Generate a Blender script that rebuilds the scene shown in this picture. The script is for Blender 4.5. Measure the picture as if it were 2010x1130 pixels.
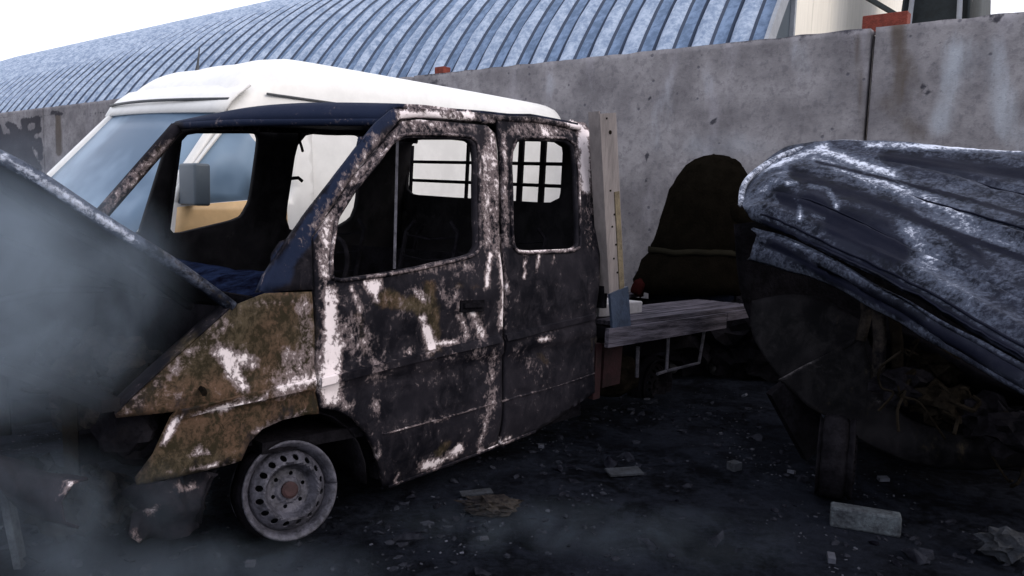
import bpy, bmesh, math, random
from mathutils import Vector, Matrix, noise
from mathutils.geometry import delaunay_2d_cdt
random.seed(7)
scene = bpy.context.scene
for o in list(bpy.data.objects): bpy.data.objects.remove(o)
col = scene.collection

# ------------------------------------------------------------------ camera, sky, sun
F, TILT, ROLL, CH = 1501.0, .1067, .031, 1.474
cam = bpy.data.cameras.new('camera'); camo = bpy.data.objects.new('camera', cam); col.objects.link(camo)
camo.matrix_world = Matrix.Translation((0, 0, CH)) @ Matrix.Rotation(math.pi/2 - TILT, 4, 'X') @ Matrix.Rotation(ROLL, 4, 'Z')
cam.sensor_width = 36; cam.lens = F/2010*36; cam.clip_end = 2000; cam.clip_start = .05
scene.camera = camo
SUN_EL, SUN_AZ = math.radians(34), math.radians(112)     # low veiled sun behind the camera's right shoulder
w = bpy.data.worlds.new('World'); scene.world = w; w.use_nodes = True
nt = w.node_tree; bg = nt.nodes['Background']
sky = nt.nodes.new('ShaderNodeTexSky'); sky.sky_type = 'NISHITA'; sky.sun_disc = False
sky.sun_elevation = SUN_EL; sky.sun_rotation = SUN_AZ
sky.air_density = 1.0; sky.dust_density = 4.0; sky.ozone_density = 1.5
veil = nt.nodes.new('ShaderNodeMix'); veil.data_type = 'RGBA'; veil.inputs['Factor'].default_value = .72
veil.inputs['B'].default_value = (10.6, 10.6, 11.4, 1)     # even overcast cloud veil
nt.links.new(sky.outputs[0], veil.inputs['A']); nt.links.new(veil.outputs['Result'], bg.inputs[0])
bg.inputs[1].default_value = .12
sl = bpy.data.lights.new('sun', 'SUN'); sl.energy = .55; sl.angle = math.radians(22); sl.color = (1, .90, .80)
so = bpy.data.objects.new('sun', sl); col.objects.link(so)
sd = Vector((math.sin(SUN_AZ)*math.cos(SUN_EL), math.cos(SUN_AZ)*math.cos(SUN_EL), math.sin(SUN_EL)))
so.rotation_euler = sd.to_track_quat('Z', 'Y').to_euler()
vs = scene.view_settings; vs.view_transform = 'Standard'; vs.look = 'None'; vs.exposure = .55; vs.gamma = 1; vs.use_curve_mapping = False
scene.render.engine = 'CYCLES'
scene.cycles.volume_step_rate = 1.0; scene.cycles.volume_max_steps = 96

# ------------------------------------------------------------------ survey helpers: where a sight line meets a real surface
CT, ST, CR, SR = math.cos(TILT), math.sin(TILT), math.cos(ROLL), math.sin(ROLL)
C0 = Vector((0, 0, CH))
def ray(px, py):
    X, Y = px-1005, py-565
    x, y = CR*X+SR*Y, -SR*X+CR*Y
    a, b = x/F, -y/F
    return Vector((a, CT+b*ST, -ST+b*CT))
def project(P):
    d = P-C0
    z = d.y*CT-d.z*ST
    if z < .05: z = .05
    X = F*d.x/z; Y = -F*(d.y*ST+d.z*CT)/z
    return 1005+CR*X-SR*Y, 565+SR*X+CR*Y
def hit(px, py, p0, n):
    d = ray(px, py); return C0+d*((p0-C0).dot(n)/d.dot(n))
def gnd(px, py, z=0.0): return hit(px, py, Vector((0, 0, z)), Vector((0, 0, 1)))
def deep(px, py, D): return C0+ray(px, py)*(D/ray(px, py).y)
def frame(x, y, yaw, p=0, r=0):
    c, s = math.cos, math.sin
    Rz = Matrix(((c(yaw), -s(yaw), 0), (s(yaw), c(yaw), 0), (0, 0, 1)))
    Rp = Matrix(((c(p), 0, -s(p)), (0, 1, 0), (s(p), 0, c(p))))
    Rr = Matrix(((1, 0, 0), (0, c(r), -s(r)), (0, s(r), c(r))))
    M = (Rz @ Rp @ Rr).to_4x4(); M.translation = (x, y, 0); return M
def onplane(M, px, py, axis, val):
    n = M.to_3x3().col[axis]; P = hit(px, py, M.translation+n*val, n)
    return M.inverted() @ P

# ------------------------------------------------------------------ objects
def tag(o, label=None, cat=None, group=None, kind=None):
    if label: o['label'] = label
    if cat: o['category'] = cat
    if group: o['group'] = group
    if kind: o['kind'] = kind
    return o
def empty(name, M=None, label=None, cat=None, group=None):
    o = bpy.data.objects.new(name, None); col.objects.link(o); o.empty_display_size = .1
    if M is not None: o.matrix_world = M
    return tag(o, label, cat, group)
def link(name, me, mat, parent=None, smooth=False):
    if mat and not me.materials: me.materials.append(mat)
    o = bpy.data.objects.new(name, me); col.objects.link(o)
    if parent: o.parent = parent
    if smooth:
        for p in me.polygons: p.use_smooth = True
    return o
def mesh(name, vs_, fs, mat, parent=None, smooth=False):
    me = bpy.data.meshes.new(name); me.from_pydata([tuple(v) for v in vs_], [], fs); me.update()
    return link(name, me, mat, parent, smooth)
def solid(o, t, off=-1):
    m = o.modifiers.new('thickness', 'SOLIDIFY'); m.thickness = t; m.offset = off; m.use_even_offset = False; return o
def bevel(o, wd, seg=2):
    m = o.modifiers.new('bevel', 'BEVEL'); m.width = wd; m.segments = seg; m.limit_method = 'ANGLE'; return o
class MB:
    def __init__(s): s.v = []; s.f = []
    def add(s, vs_, fs):
        k = len(s.v); s.v += [Vector(v) for v in vs_]; s.f += [tuple(i+k for i in f) for f in fs]; return s
    def box(s, c, size, R=None):
        c = Vector(c); hx, hy, hz = [q/2 for q in size]; R = R or Matrix.Identity(3)
        vs_ = [c+R @ Vector((x, y, z)) for x in (-hx, hx) for y in (-hy, hy) for z in (-hz, hz)]
        return s.add(vs_, [(0, 1, 3, 2), (4, 6, 7, 5), (0, 4, 5, 1), (2, 3, 7, 6), (0, 2, 6, 4), (1, 5, 7, 3)])
    def beam(s, a, b, wd, ht, up=(0, 0, 1)):
        a, b = Vector(a), Vector(b); d = (b-a); L = d.length; d.normalize()
        u = Vector(up); sd_ = d.cross(u)
        if sd_.length < 1e-3: sd_ = d.cross(Vector((1, 0, 0)))
        sd_.normalize(); u = sd_.cross(d)
        R = Matrix((d, sd_, u)).transposed()
        return s.box((a+b)/2, (L, wd, ht), R)
    def tube(s, pts, r, n=8):
        pts = [Vector(p) for p in pts]; rs = r if isinstance(r, (list, tuple)) else [r]*len(pts)
        rings = []; prev = None
        for i, p in enumerate(pts):
            d = (pts[min(i+1, len(pts)-1)]-pts[max(i-1, 0)]).normalized()
            a = prev if prev is not None else (Vector((0, 0, 1)) if abs(d.z) < .9 else Vector((1, 0, 0)))
            x = (a-d*a.dot(d)).normalized(); y = d.cross(x); prev = x
            rings.append([p+(x*math.cos(2*math.pi*k/n)+y*math.sin(2*math.pi*k/n))*rs[i] for k in range(n)])
        vs_ = [v for r_ in rings for v in r_]; fs = []
        for i in range(len(pts)-1):
            for k in range(n): fs.append((i*n+k, i*n+(k+1) % n, (i+1)*n+(k+1) % n, (i+1)*n+k))
        fs.append(tuple(range(n))[::-1]); fs.append(tuple((len(pts)-1)*n+k for k in range(n)))
        return s.add(vs_, fs)
    def build(s, name, mat, parent=None, smooth=False, rough=0, seed=0):
        if rough:
            s.v = [v+noise.noise_vector(v*9+Vector((seed, 0, 0)))*rough for v in s.v]
        return mesh(name, s.v, s.f, mat, parent, smooth)
def loft(name, rows, mat, parent=None, thick=0, smooth=True, off=-1, closed=False):
    n = len(rows[0]); fs = []
    for i in range(len(rows)-1):
        for j in range(n if closed else n-1):
            k = (j+1) % n
            fs.append((i*n+j, i*n+k, (i+1)*n+k, (i+1)*n+j))
    o = mesh(name, [v for r in rows for v in r], fs, mat, parent, smooth)
    if thick: solid(o, thick, off)
    return o
def cr(pts, n):
    """Catmull-Rom through pts, n samples per span"""
    pts = [Vector(p) for p in pts]; out = []
    for i in range(len(pts)-1):
        p0, p1, p2, p3 = pts[max(i-1, 0)], pts[i], pts[i+1], pts[min(i+2, len(pts)-1)]
        for k in range(n):
            t = k/n
            out.append(.5*((2*p1)+(p2-p0)*t+(2*p0-5*p1+4*p2-p3)*t*t+(3*p1-p0-3*p2+p3)*t**3))
    out.append(pts[-1]); return out
def fine(rows, a, b):
    """refine a control grid by Catmull-Rom both ways"""
    rows = [cr(r, a) for r in rows]
    cols = [cr([r[j] for r in rows], b) for j in range(len(rows[0]))]
    return [[c[i] for c in cols] for i in range(len(cols[0]))]
def chaikin(p, n=2, q=.25):
    for _ in range(n):
        o = []
        for i in range(len(p)):
            a, b = p[i], p[(i+1) % len(p)]
            o.append((a[0]+(b[0]-a[0])*q, a[1]+(b[1]-a[1])*q)); o.append((b[0]-(b[0]-a[0])*q, b[1]-(b[1]-a[1])*q))
        p = o
    return p
def inside(x, y, poly):
    c = False; j = len(poly)-1
    for i in range(len(poly)):
        xi, yi = poly[i]; xj, yj = poly[j]
        if (yi > y) != (yj > y) and x < (xj-xi)*(y-yi)/(yj-yi)+xi: c = not c
        j = i
    return c
def densify(p, step):
    o = []
    for i in range(len(p)):
        a, b = p[i], p[(i+1) % len(p)]; L = math.hypot(b[0]-a[0], b[1]-a[1]); n = max(1, int(L/step))
        for k in range(n): o.append((a[0]+(b[0]-a[0])*k/n, a[1]+(b[1]-a[1])*k/n))
    return o
def sheet(name, outline, holes, surf, step, mat, parent=None, thick=.02, off=-1, smooth=True, flip=False):
    loops = [densify(outline, step)]+[densify(h, step) for h in holes]
    V, E = [], []
    for lp in loops:
        k = len(V); V += lp; E += [(k+i, k+(i+1) % len(lp)) for i in range(len(lp))]
    xs = [p[0] for p in loops[0]]; ys = [p[1] for p in loops[0]]
    bnd = list(V)
    nx = int((max(xs)-min(xs))/step)+1; ny = int((max(ys)-min(ys))/step)+1
    cell = {}
    for b in bnd: cell.setdefault((int(b[0]//step), int(b[1]//step)), []).append(b)
    for i in range(nx):
        for j in range(ny):
            x = min(xs)+(i+.5*(j % 2)+.25)*step; y = min(ys)+(j+.5)*step
            if not inside(x, y, loops[0]) or any(inside(x, y, h) for h in loops[1:]): continue
            ci, cj = int(x//step), int(y//step); ok = True
            for a in (-1, 0, 1):
                for b in (-1, 0, 1):
                    for q in cell.get((ci+a, cj+b), ()):
                        if (q[0]-x)**2+(q[1]-y)**2 < (.55*step)**2: ok = False
            if ok: V.append((x, y))
    r = delaunay_2d_cdt([Vector(v) for v in V], E, [], 0, 1e-5)
    vo, fo = r[0], r[2]; fs = []
    for f in fo:
        cx = sum(vo[i].x for i in f)/3; cy = sum(vo[i].y for i in f)/3
        if inside(cx, cy, loops[0]) and not any(inside(cx, cy, h) for h in loops[1:]): fs.append(tuple(f)[::-1] if flip else tuple(f))
    used = sorted({i for f in fs for i in f}); mp = {a: b for b, a in enumerate(used)}
    o = mesh(name, [surf(vo[i].x, vo[i].y) for i in used], [tuple(mp[i] for i in f) for f in fs], mat, parent, smooth)
    if thick: solid(o, thick, off)
    return o
def wear(o, M, strokes, base=(0, 0, 0)):
    """burn, rust and paint marks: strokes x0,y0,x1,y1,width,amount,channel(0 ash or painted highlight,1 rust,2 paint)"""
    me = o.data; at = me.color_attributes.new('wear', 'FLOAT_COLOR', 'POINT')
    flat = []
    for v in me.vertices:
        x, y = project(M @ v.co); c = list(base)
        for s in strokes:
            x0, y0, x1, y1, wd, am, ch = s
            m = 2.6*wd
            if x < min(x0, x1)-m or x > max(x0, x1)+m or y < min(y0, y1)-m or y > max(y0, y1)+m: continue
            dx, dy = x1-x0, y1-y0; L = dx*dx+dy*dy
            t = 0 if L == 0 else max(0, min(1, ((x-x0)*dx+(y-y0)*dy)/L))
            d2 = (x-x0-t*dx)**2+(y-y0-t*dy)**2
            c[ch] = max(c[ch], c[ch]+(am-c[ch])*math.exp(-d2/(wd*wd))) if am > c[ch] else c[ch]
        flat += c+[1]
    at.data.foreach_set('color', flat)
    return o

# ------------------------------------------------------------------ materials
def newmat(name):
    m = bpy.data.materials.new(name); m.use_nodes = True; t = m.node_tree
    return m, t, t.nodes['Principled BSDF']
def N(t, kind, **kw):
    n = t.nodes.new(kind)
    for k, v in kw.items():
        if k in n.inputs: n.inputs[k].default_value = v
        else: setattr(n, k, v)
    return n
def math_(t, op, a, b=None, clamp=False):
    n = t.nodes.new('ShaderNodeMath'); n.operation = op; n.use_clamp = clamp
    for i, x in enumerate((a, b)):
        if x is None: continue
        if isinstance(x, (int, float)): n.inputs[i].default_value = x
        else: t.links.new(x, n.inputs[i])
    return n.outputs[0]
def mixc(t, f, a, b):
    n = t.nodes.new('ShaderNodeMix'); n.data_type = 'RGBA'
    for k, x in (('Factor', f), ('A', a), ('B', b)):
        if isinstance(x, (int, float)): n.inputs[k].default_value = x
        elif isinstance(x, tuple): n.inputs[k].default_value = (*x, 1)
        else: t.links.new(x, n.inputs[k])
    return n.outputs['Result']
def step_(t, x, lo, hi):
    n = t.nodes.new('ShaderNodeMapRange'); n.interpolation_type = 'SMOOTHSTEP'
    n.inputs[1].default_value = lo; n.inputs[2].default_value = hi
    t.links.new(x, n.inputs[0]); return n.outputs[0]
def noise_(t, scale, detail=6, rough=.6, stretch=(1, 1, 1), off=0, dist=0, world=False):
    if world: src = N(t, 'ShaderNodeNewGeometry').outputs['Position']
    else: src = N(t, 'ShaderNodeTexCoord').outputs['Object']
    mp = N(t, 'ShaderNodeMapping'); mp.inputs['Scale'].default_value = stretch; mp.inputs['Location'].default_value = (off, off*.7, off*1.3)
    t.links.new(src, mp.inputs[0])
    n = N(t, 'ShaderNodeTexNoise', Scale=scale, Detail=detail, Roughness=rough, Distortion=dist)
    t.links.new(mp.outputs[0], n.inputs['Vector']); return n.outputs['Fac']
def bump_(t, b, h, strength, dist=.01):
    n = N(t, 'ShaderNodeBump', Strength=strength, Distance=dist)
    t.links.new(h, n.inputs['Height']); t.links.new(n.outputs[0], b.inputs['Normal'])
def simple(name, c, rough=.7, var=.4, scale=8, metal=0, bump=.3, c2=None, stretch=(1, 1, 1), spec=.3):
    m, t, b = newmat(name)
    n1 = noise_(t, scale, 8, .65, stretch); n2 = noise_(t, scale*5, 5, .6, stretch, 3)
    c2 = c2 or tuple(x*(1-var) for x in c)
    f = step_(t, math_(t, 'ADD', math_(t, 'MULTIPLY', n1, .7), math_(t, 'MULTIPLY', n2, .3)), .35, .65)
    t.links.new(mixc(t, f, c2, c), b.inputs['Base Color'])
    b.inputs['Roughness'].default_value = rough; b.inputs['Metallic'].default_value = metal; b.inputs['Specular IOR Level'].default_value = spec
    bump_(t, b, n2, bump)
    return m
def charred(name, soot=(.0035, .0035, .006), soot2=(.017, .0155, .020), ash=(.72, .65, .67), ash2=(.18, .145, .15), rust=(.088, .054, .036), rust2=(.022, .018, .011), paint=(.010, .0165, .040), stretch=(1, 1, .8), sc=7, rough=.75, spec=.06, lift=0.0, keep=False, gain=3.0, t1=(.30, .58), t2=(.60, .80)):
    m, t, b = newmat(name)
    at = N(t, 'ShaderNodeAttribute'); at.attribute_name = 'wear'
    sp = N(t, 'ShaderNodeSeparateColor'); t.links.new(at.outputs['Color'], sp.inputs[0])
    A, R_, P = sp.outputs[0], sp.outputs[1], sp.outputs[2]
    A = math_(t, 'SUBTRACT', A, math_(t, 'MULTIPLY', P, .75 if keep else 0))
    n1 = noise_(t, sc*1.5, 10, .72, stretch, 0, .5); n2 = noise_(t, sc*6, 9, .75, stretch, 4, .4)
    n3 = noise_(t, sc*.35, 4, .5, (1, 1, 1), 9); n4 = noise_(t, sc*1.6, 10, .75, (1, 1, .5), 17)
    c = mixc(t, step_(t, n1, .40, .66), soot, soot2)
    c = mixc(t, math_(t, 'MULTIPLY', step_(t, n3, .40, .65), .45), c, tuple(x*1.5 for x in soot2))
    c = mixc(t, math_(t, 'MULTIPLY', step_(t, math_(t, 'ADD', P, math_(t, 'MULTIPLY', math_(t, 'SUBTRACT', n1, .5), .8)), .35, .65), .85), c, paint)
    rf = step_(t, math_(t, 'ADD', R_, math_(t, 'MULTIPLY', math_(t, 'SUBTRACT', n4, .5), 1.3)), .36, .7)
    c = mixc(t, rf, c, mixc(t, step_(t, math_(t, 'ADD', math_(t, 'MULTIPLY', n2, .55), math_(t, 'MULTIPLY', n1, .45)), .43, .57), rust2, mixc(t, step_(t, n3, .38, .62), (.066, .052, .034), rust)))
    nn = math_(t, 'ADD', math_(t, 'MULTIPLY', n1, .42), math_(t, 'MULTIPLY', n2, .58))
    base = math_(t, 'ADD', math_(t, 'ADD', A, lift), math_(t, 'MULTIPLY', math_(t, 'SUBTRACT', nn, .5), gain))
    f1 = step_(t, base, *t1)
    c = mixc(t, math_(t, 'MULTIPLY', f1, .8), c, ash2)
    f2 = step_(t, base, *t2)
    c = mixc(t, f2, c, ash)
    sc_ = step_(t, noise_(t, sc*12, 4, .7, (1, 1, 1), 31), .62, .72)     # pin-head pits
    c = mixc(t, math_(t, 'MULTIPLY', sc_, .6), c, soot)
    t.links.new(c, b.inputs['Base Color'])
    b.inputs['Roughness'].default_value = rough; b.inputs['Specular IOR Level'].default_value = spec
    hh = math_(t, 'ADD', math_(t, 'MULTIPLY', f2, .35), math_(t, 'ADD', math_(t, 'MULTIPLY', n2, .5), math_(t, 'MULTIPLY', n3, 1.5)))
    bump_(t, b, hh, .55, .008)
    return m
MAT = {}
MAT['char'] = charred('charred_paint')
MAT['char_inner'] = charred('charred_inner', soot=(.002, .002, .003), soot2=(.009, .0085, .010), ash=(.06, .055, .06), ash2=(.018, .017, .019), rust=(.020, .017, .011), rust2=(.008, .007, .005), lift=-.05)  # darker copy for inner parts, their shade put into the colours
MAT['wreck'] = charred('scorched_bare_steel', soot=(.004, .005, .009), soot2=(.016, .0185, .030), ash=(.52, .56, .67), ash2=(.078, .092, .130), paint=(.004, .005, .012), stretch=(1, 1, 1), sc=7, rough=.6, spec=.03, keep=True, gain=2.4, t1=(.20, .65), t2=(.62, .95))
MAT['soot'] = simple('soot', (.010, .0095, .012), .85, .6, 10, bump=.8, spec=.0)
MAT['soot_brown'] = simple('soot_brown', (.012, .010, .008), .85, .7, 9, bump=.9, spec=.0)
MAT['burnt_lump'] = simple('burnt_lump', (.035, .03, .027), .8, .85, 12, bump=1, c2=(.006, .006, .008), spec=.0)
MAT['steel'] = simple('scorched_steel', (.075, .074, .096), .6, .6, 16, .1, bump=.5, c2=(.014, .014, .02))
MAT['hub_rust'] = simple('hub_rust', (.035, .016, .018), .8, .5, 20)
MAT['bed_wood'] = simple('bed_boards', (.095, .088, .112), .7, .6, 9, bump=.7, stretch=(.25, 3, 3), c2=(.016, .015, .02), spec=.05)
MAT['post_yellow'] = simple('post_paint', (.20, .178, .178), .7, .5, 5, bump=.5, c2=(.11, .098, .10), stretch=(2, 1, .35))
MAT['strip_yellow'] = simple('strip_yellow', (.16, .13, .085), .8, .5, 12, bump=.6)
MAT['post_blue'] = simple('post_blue', (.035, .05, .085), .55, .5, 9, bump=.4)
MAT['red_frame'] = simple('red_frame', (.022, .006, .008), .7, .7, 9)
MAT['van_white'] = simple('van_white', (.70, .70, .695), .35, .14, 2.2, bump=.04, spec=.5)
MAT['van_trim'] = simple('van_trim', (.05, .055, .065), .5, .3, 6)
MAT['van_tan'] = simple('van_tan_stripe', (.62, .42, .22), .4, .15, 5, bump=.03)
MAT['mirror'] = simple('mirror_plastic', (.06, .078, .10), .45, .1, 5, bump=.05)
MAT['rubber'] = simple('rubber', (.02, .02, .022), .8, .3, 10)
MAT['brick'] = simple('brick_red', (.20, .042, .028), .85, .45, 14, bump=.8)
MAT['mortar'] = simple('joint_dark', (.04, .04, .045), .9, .3, 10)
MAT['hut_end'] = simple('hut_end_boards', (.84, .80, .72), .6, .12, 3, bump=.1, stretch=(3, 3, .3))
MAT['hut_trim'] = simple('hut_trim', (.30, .32, .36), .6, .2, 5)
MAT['dark_metal'] = simple('dark_sheet', (.015, .022, .026), .7, .5, 4)
MAT['cloth_jacket'] = simple('jacket_cloth', (.0050, .0042, .0032), .95, .4, 10, bump=.6, spec=.0)
MAT['cloth_trim'] = simple('jacket_band', (.008, .007, .004), .9, .3, 12, spec=.1)
MAT['cloth_trousers'] = simple('trouser_cloth', (.004, .005, .009), .95, .4, 9, bump=.6, spec=.0)
MAT['cloth_red'] = simple('red_glove', (.016, .004, .004), .95, .4, 9, spec=.0)
MAT['dark_blue'] = simple('scorched_blue', (.010, .016, .040), .7, .8, 7, bump=.8, c2=(.002, .002, .005), spec=.0)
MAT['pale_board'] = simple('pale_board', (.30, .29, .31), .8, .3, 6)
MAT['skin'] = simple('skin', (.25, .15, .11), .6, .1, 12, bump=.1)
MAT['block'] = simple('block_concrete', (.06, .072, .085), .9, .6, 12, bump=.9, c2=(.012, .014, .02))
MAT['scrap'] = simple('scrap', (.024, .028, .038), .9, .6, 12, bump=.9, c2=(.006, .007, .01))
# glass of the white van, sky reflection painted into its base colour
m, t, b = newmat('van_glass'); b.inputs['Base Color'].default_value = (.10, .16, .24, 1); b.inputs['Roughness'].default_value = .35
b.inputs['Specular IOR Level'].default_value = .12
t.links.new(mixc(t, step_(t, noise_(t, 1.4, 3, .5), .4, .65), (.085, .135, .205), (.19, .27, .37)), b.inputs['Base Color'])
MAT['glass'] = m
# corrugated roofing
m, t, b = newmat('galvanised_ribs')
n1 = noise_(t, 2.2, 6, .6, (1, 1, 1), 0, .2, world=True); n2 = noise_(t, 9, 6, .65, (1, 1, 1), 5, world=True)
f = step_(t, math_(t, 'ADD', math_(t, 'MULTIPLY', n1, .4), math_(t, 'MULTIPLY', n2, .6)), .40, .62)
c = mixc(t, f, (.075, .125, .215), (.16, .235, .37))
t.links.new(c, b.inputs['Base Color']); b.inputs['Metallic'].default_value = .25; b.inputs['Roughness'].default_value = .5
bump_(t, b, n2, .3, .02); MAT['ribs'] = m
m, t, b = newmat('lit_rib_crown')  # paler copy of the rib steel, paints the crowns as lit
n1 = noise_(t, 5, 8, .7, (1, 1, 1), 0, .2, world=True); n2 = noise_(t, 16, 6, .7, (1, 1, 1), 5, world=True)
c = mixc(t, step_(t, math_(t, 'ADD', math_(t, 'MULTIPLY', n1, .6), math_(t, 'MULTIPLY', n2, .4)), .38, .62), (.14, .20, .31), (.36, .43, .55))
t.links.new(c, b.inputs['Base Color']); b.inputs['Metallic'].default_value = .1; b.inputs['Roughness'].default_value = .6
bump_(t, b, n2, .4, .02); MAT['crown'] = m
m, t, b = newmat('shaded_rib_groove'); b.inputs['Base Color'].default_value = (.03, .045, .08, 1); b.inputs['Roughness'].default_value = .8; MAT['groove_shade'] = m  # dark colour painting the shade between and beside the ribs
# wall concrete with wear map: 0 dark stain, 1 brown stain, 2 pale repair
m, t, b = newmat('fence_concrete')
at = N(t, 'ShaderNodeAttribute'); at.attribute_name = 'wear'; sp = N(t, 'ShaderNodeSeparateColor'); t.links.new(at.outputs['Color'], sp.inputs[0])
n1 = noise_(t, 1.7, 8, .65, world=True); n2 = noise_(t, 14, 8, .7, off=3, world=True); n3 = noise_(t, 3.2, 6, .6, (1, 1, .3), 7, world=True)
c = mixc(t, step_(t, n1, .35, .68), (.15, .143, .155), (.27, .26, .275))
c = mixc(t, math_(t, 'MULTIPLY', step_(t, n2, .50, .62), .38), c, (.085, .08, .095))
c = mixc(t, math_(t, 'MULTIPLY', step_(t, n3, .55, .72), .35), c, (.33, .32, .36))
c = mixc(t, math_(t, 'MULTIPLY', step_(t, math_(t, 'ADD', sp.outputs[2], math_(t, 'MULTIPLY', math_(t, 'SUBTRACT', n3, .5), .8)), .35, .7), .7), c, (.40, .44, .50))
c = mixc(t, math_(t, 'MULTIPLY', step_(t, math_(t, 'ADD', sp.outputs[1], math_(t, 'MULTIPLY', math_(t, 'SUBTRACT', n3, .5), .9)), .3, .75), .8), c, (.075, .058, .045))
c = mixc(t, math_(t, 'MULTIPLY', step_(t, math_(t, 'ADD', sp.outputs[0], math_(t, 'MULTIPLY', math_(t, 'SUBTRACT', n2, .5), .9)), .35, .65), .9), c, (.028, .028, .038))
n5 = noise_(t, 34, 6, .8, off=13, world=True)
c = mixc(t, math_(t, 'MULTIPLY', step_(t, n5, .52, .68), .35), c, (.08, .075, .095))
vo = N(t, 'ShaderNodeTexVoronoi', Scale=5.5); g = N(t, 'ShaderNodeNewGeometry'); t.links.new(g.outputs['Position'], vo.inputs['Vector'])
pit = math_(t, 'SUBTRACT', 1.0, step_(t, math_(t, 'ADD', vo.outputs['Distance'], math_(t, 'MULTIPLY', math_(t, 'SUBTRACT', n2, .5), .15)), .06, .12))
c = mixc(t, math_(t, 'MULTIPLY', pit, .7), c, (.07, .07, .09))
t.links.new(c, b.inputs['Base Color']); b.inputs['Roughness'].default_value = .95; b.inputs['Specular IOR Level'].default_value = .15
bump_(t, b, math_(t, 'SUBTRACT', n2, math_(t, 'MULTIPLY', pit, .8)), .5, .02); MAT['concrete'] = m
# ground: sooty wet asphalt
m, t, b = newmat('sooty_asphalt')
n1 = noise_(t, .9, 8, .6, world=True); n2 = noise_(t, 22, 10, .8, off=3, world=True); n3 = noise_(t, 3.6, 8, .7, (1, 1, 1), 9, .6, world=True)
c = mixc(t, step_(t, math_(t, 'ADD', math_(t, 'MULTIPLY', n3, .5), math_(t, 'MULTIPLY', n2, .5)), .42, .60), (.0016, .0019, .0036), (.015, .018, .028))
c = mixc(t, math_(t, 'MULTIPLY', step_(t, n1, .45, .65), .5), c, (.018, .022, .034))
c = mixc(t, math_(t, 'MULTIPLY', step_(t, n2, .68, .74), .4), c, (.06, .07, .10))
t.links.new(c, b.inputs['Base Color']); b.inputs['Specular IOR Level'].default_value = .03
r_ = N(t, 'ShaderNodeMapRange'); t.links.new(n3, r_.inputs[0]); r_.inputs[3].default_value = .75; r_.inputs[4].default_value = 1.0
t.links.new(r_.outputs[0], b.inputs['Roughness'])
bump_(t, b, math_(t, 'ADD', n2, n3), 1.0, .06); MAT['ground'] = m

# ================================================================== SETTING
# ground with a fine, uneven patch where the burnt vehicles stand
def gz(x, y): return .018*noise.fractal(Vector((x*1.3, y*1.3, 0)), 1, 2, 4)+.02*noise.noise(Vector((x*.5, y*.5, 3)))-.015
vs_, fs = [], []
xs = [-250, -90, -40, -20]+[-10+.5*i for i in range(12)]+[-4+.08*i for i in range(101)]+[4.5+.6*i for i in range(10)]+[14, 25, 60, 250]
ys = [-250, -60, -20, -6, -2, 0, 1]+[1.5+.08*i for i in range(95)]+[9.5, 10.5, 12, 15, 20, 30, 60, 120, 300]
for y in ys:
    for x in xs: vs_.append((x, y, gz(x, y)))
for j in range(len(ys)-1):
    for i in range(len(xs)-1):
        k = j*len(xs)+i; fs.append((k, k+1, k+1+len(xs), k+len(xs)))
tag(mesh('ground', vs_, fs, MAT['ground'], smooth=True), kind='structure')

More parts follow.
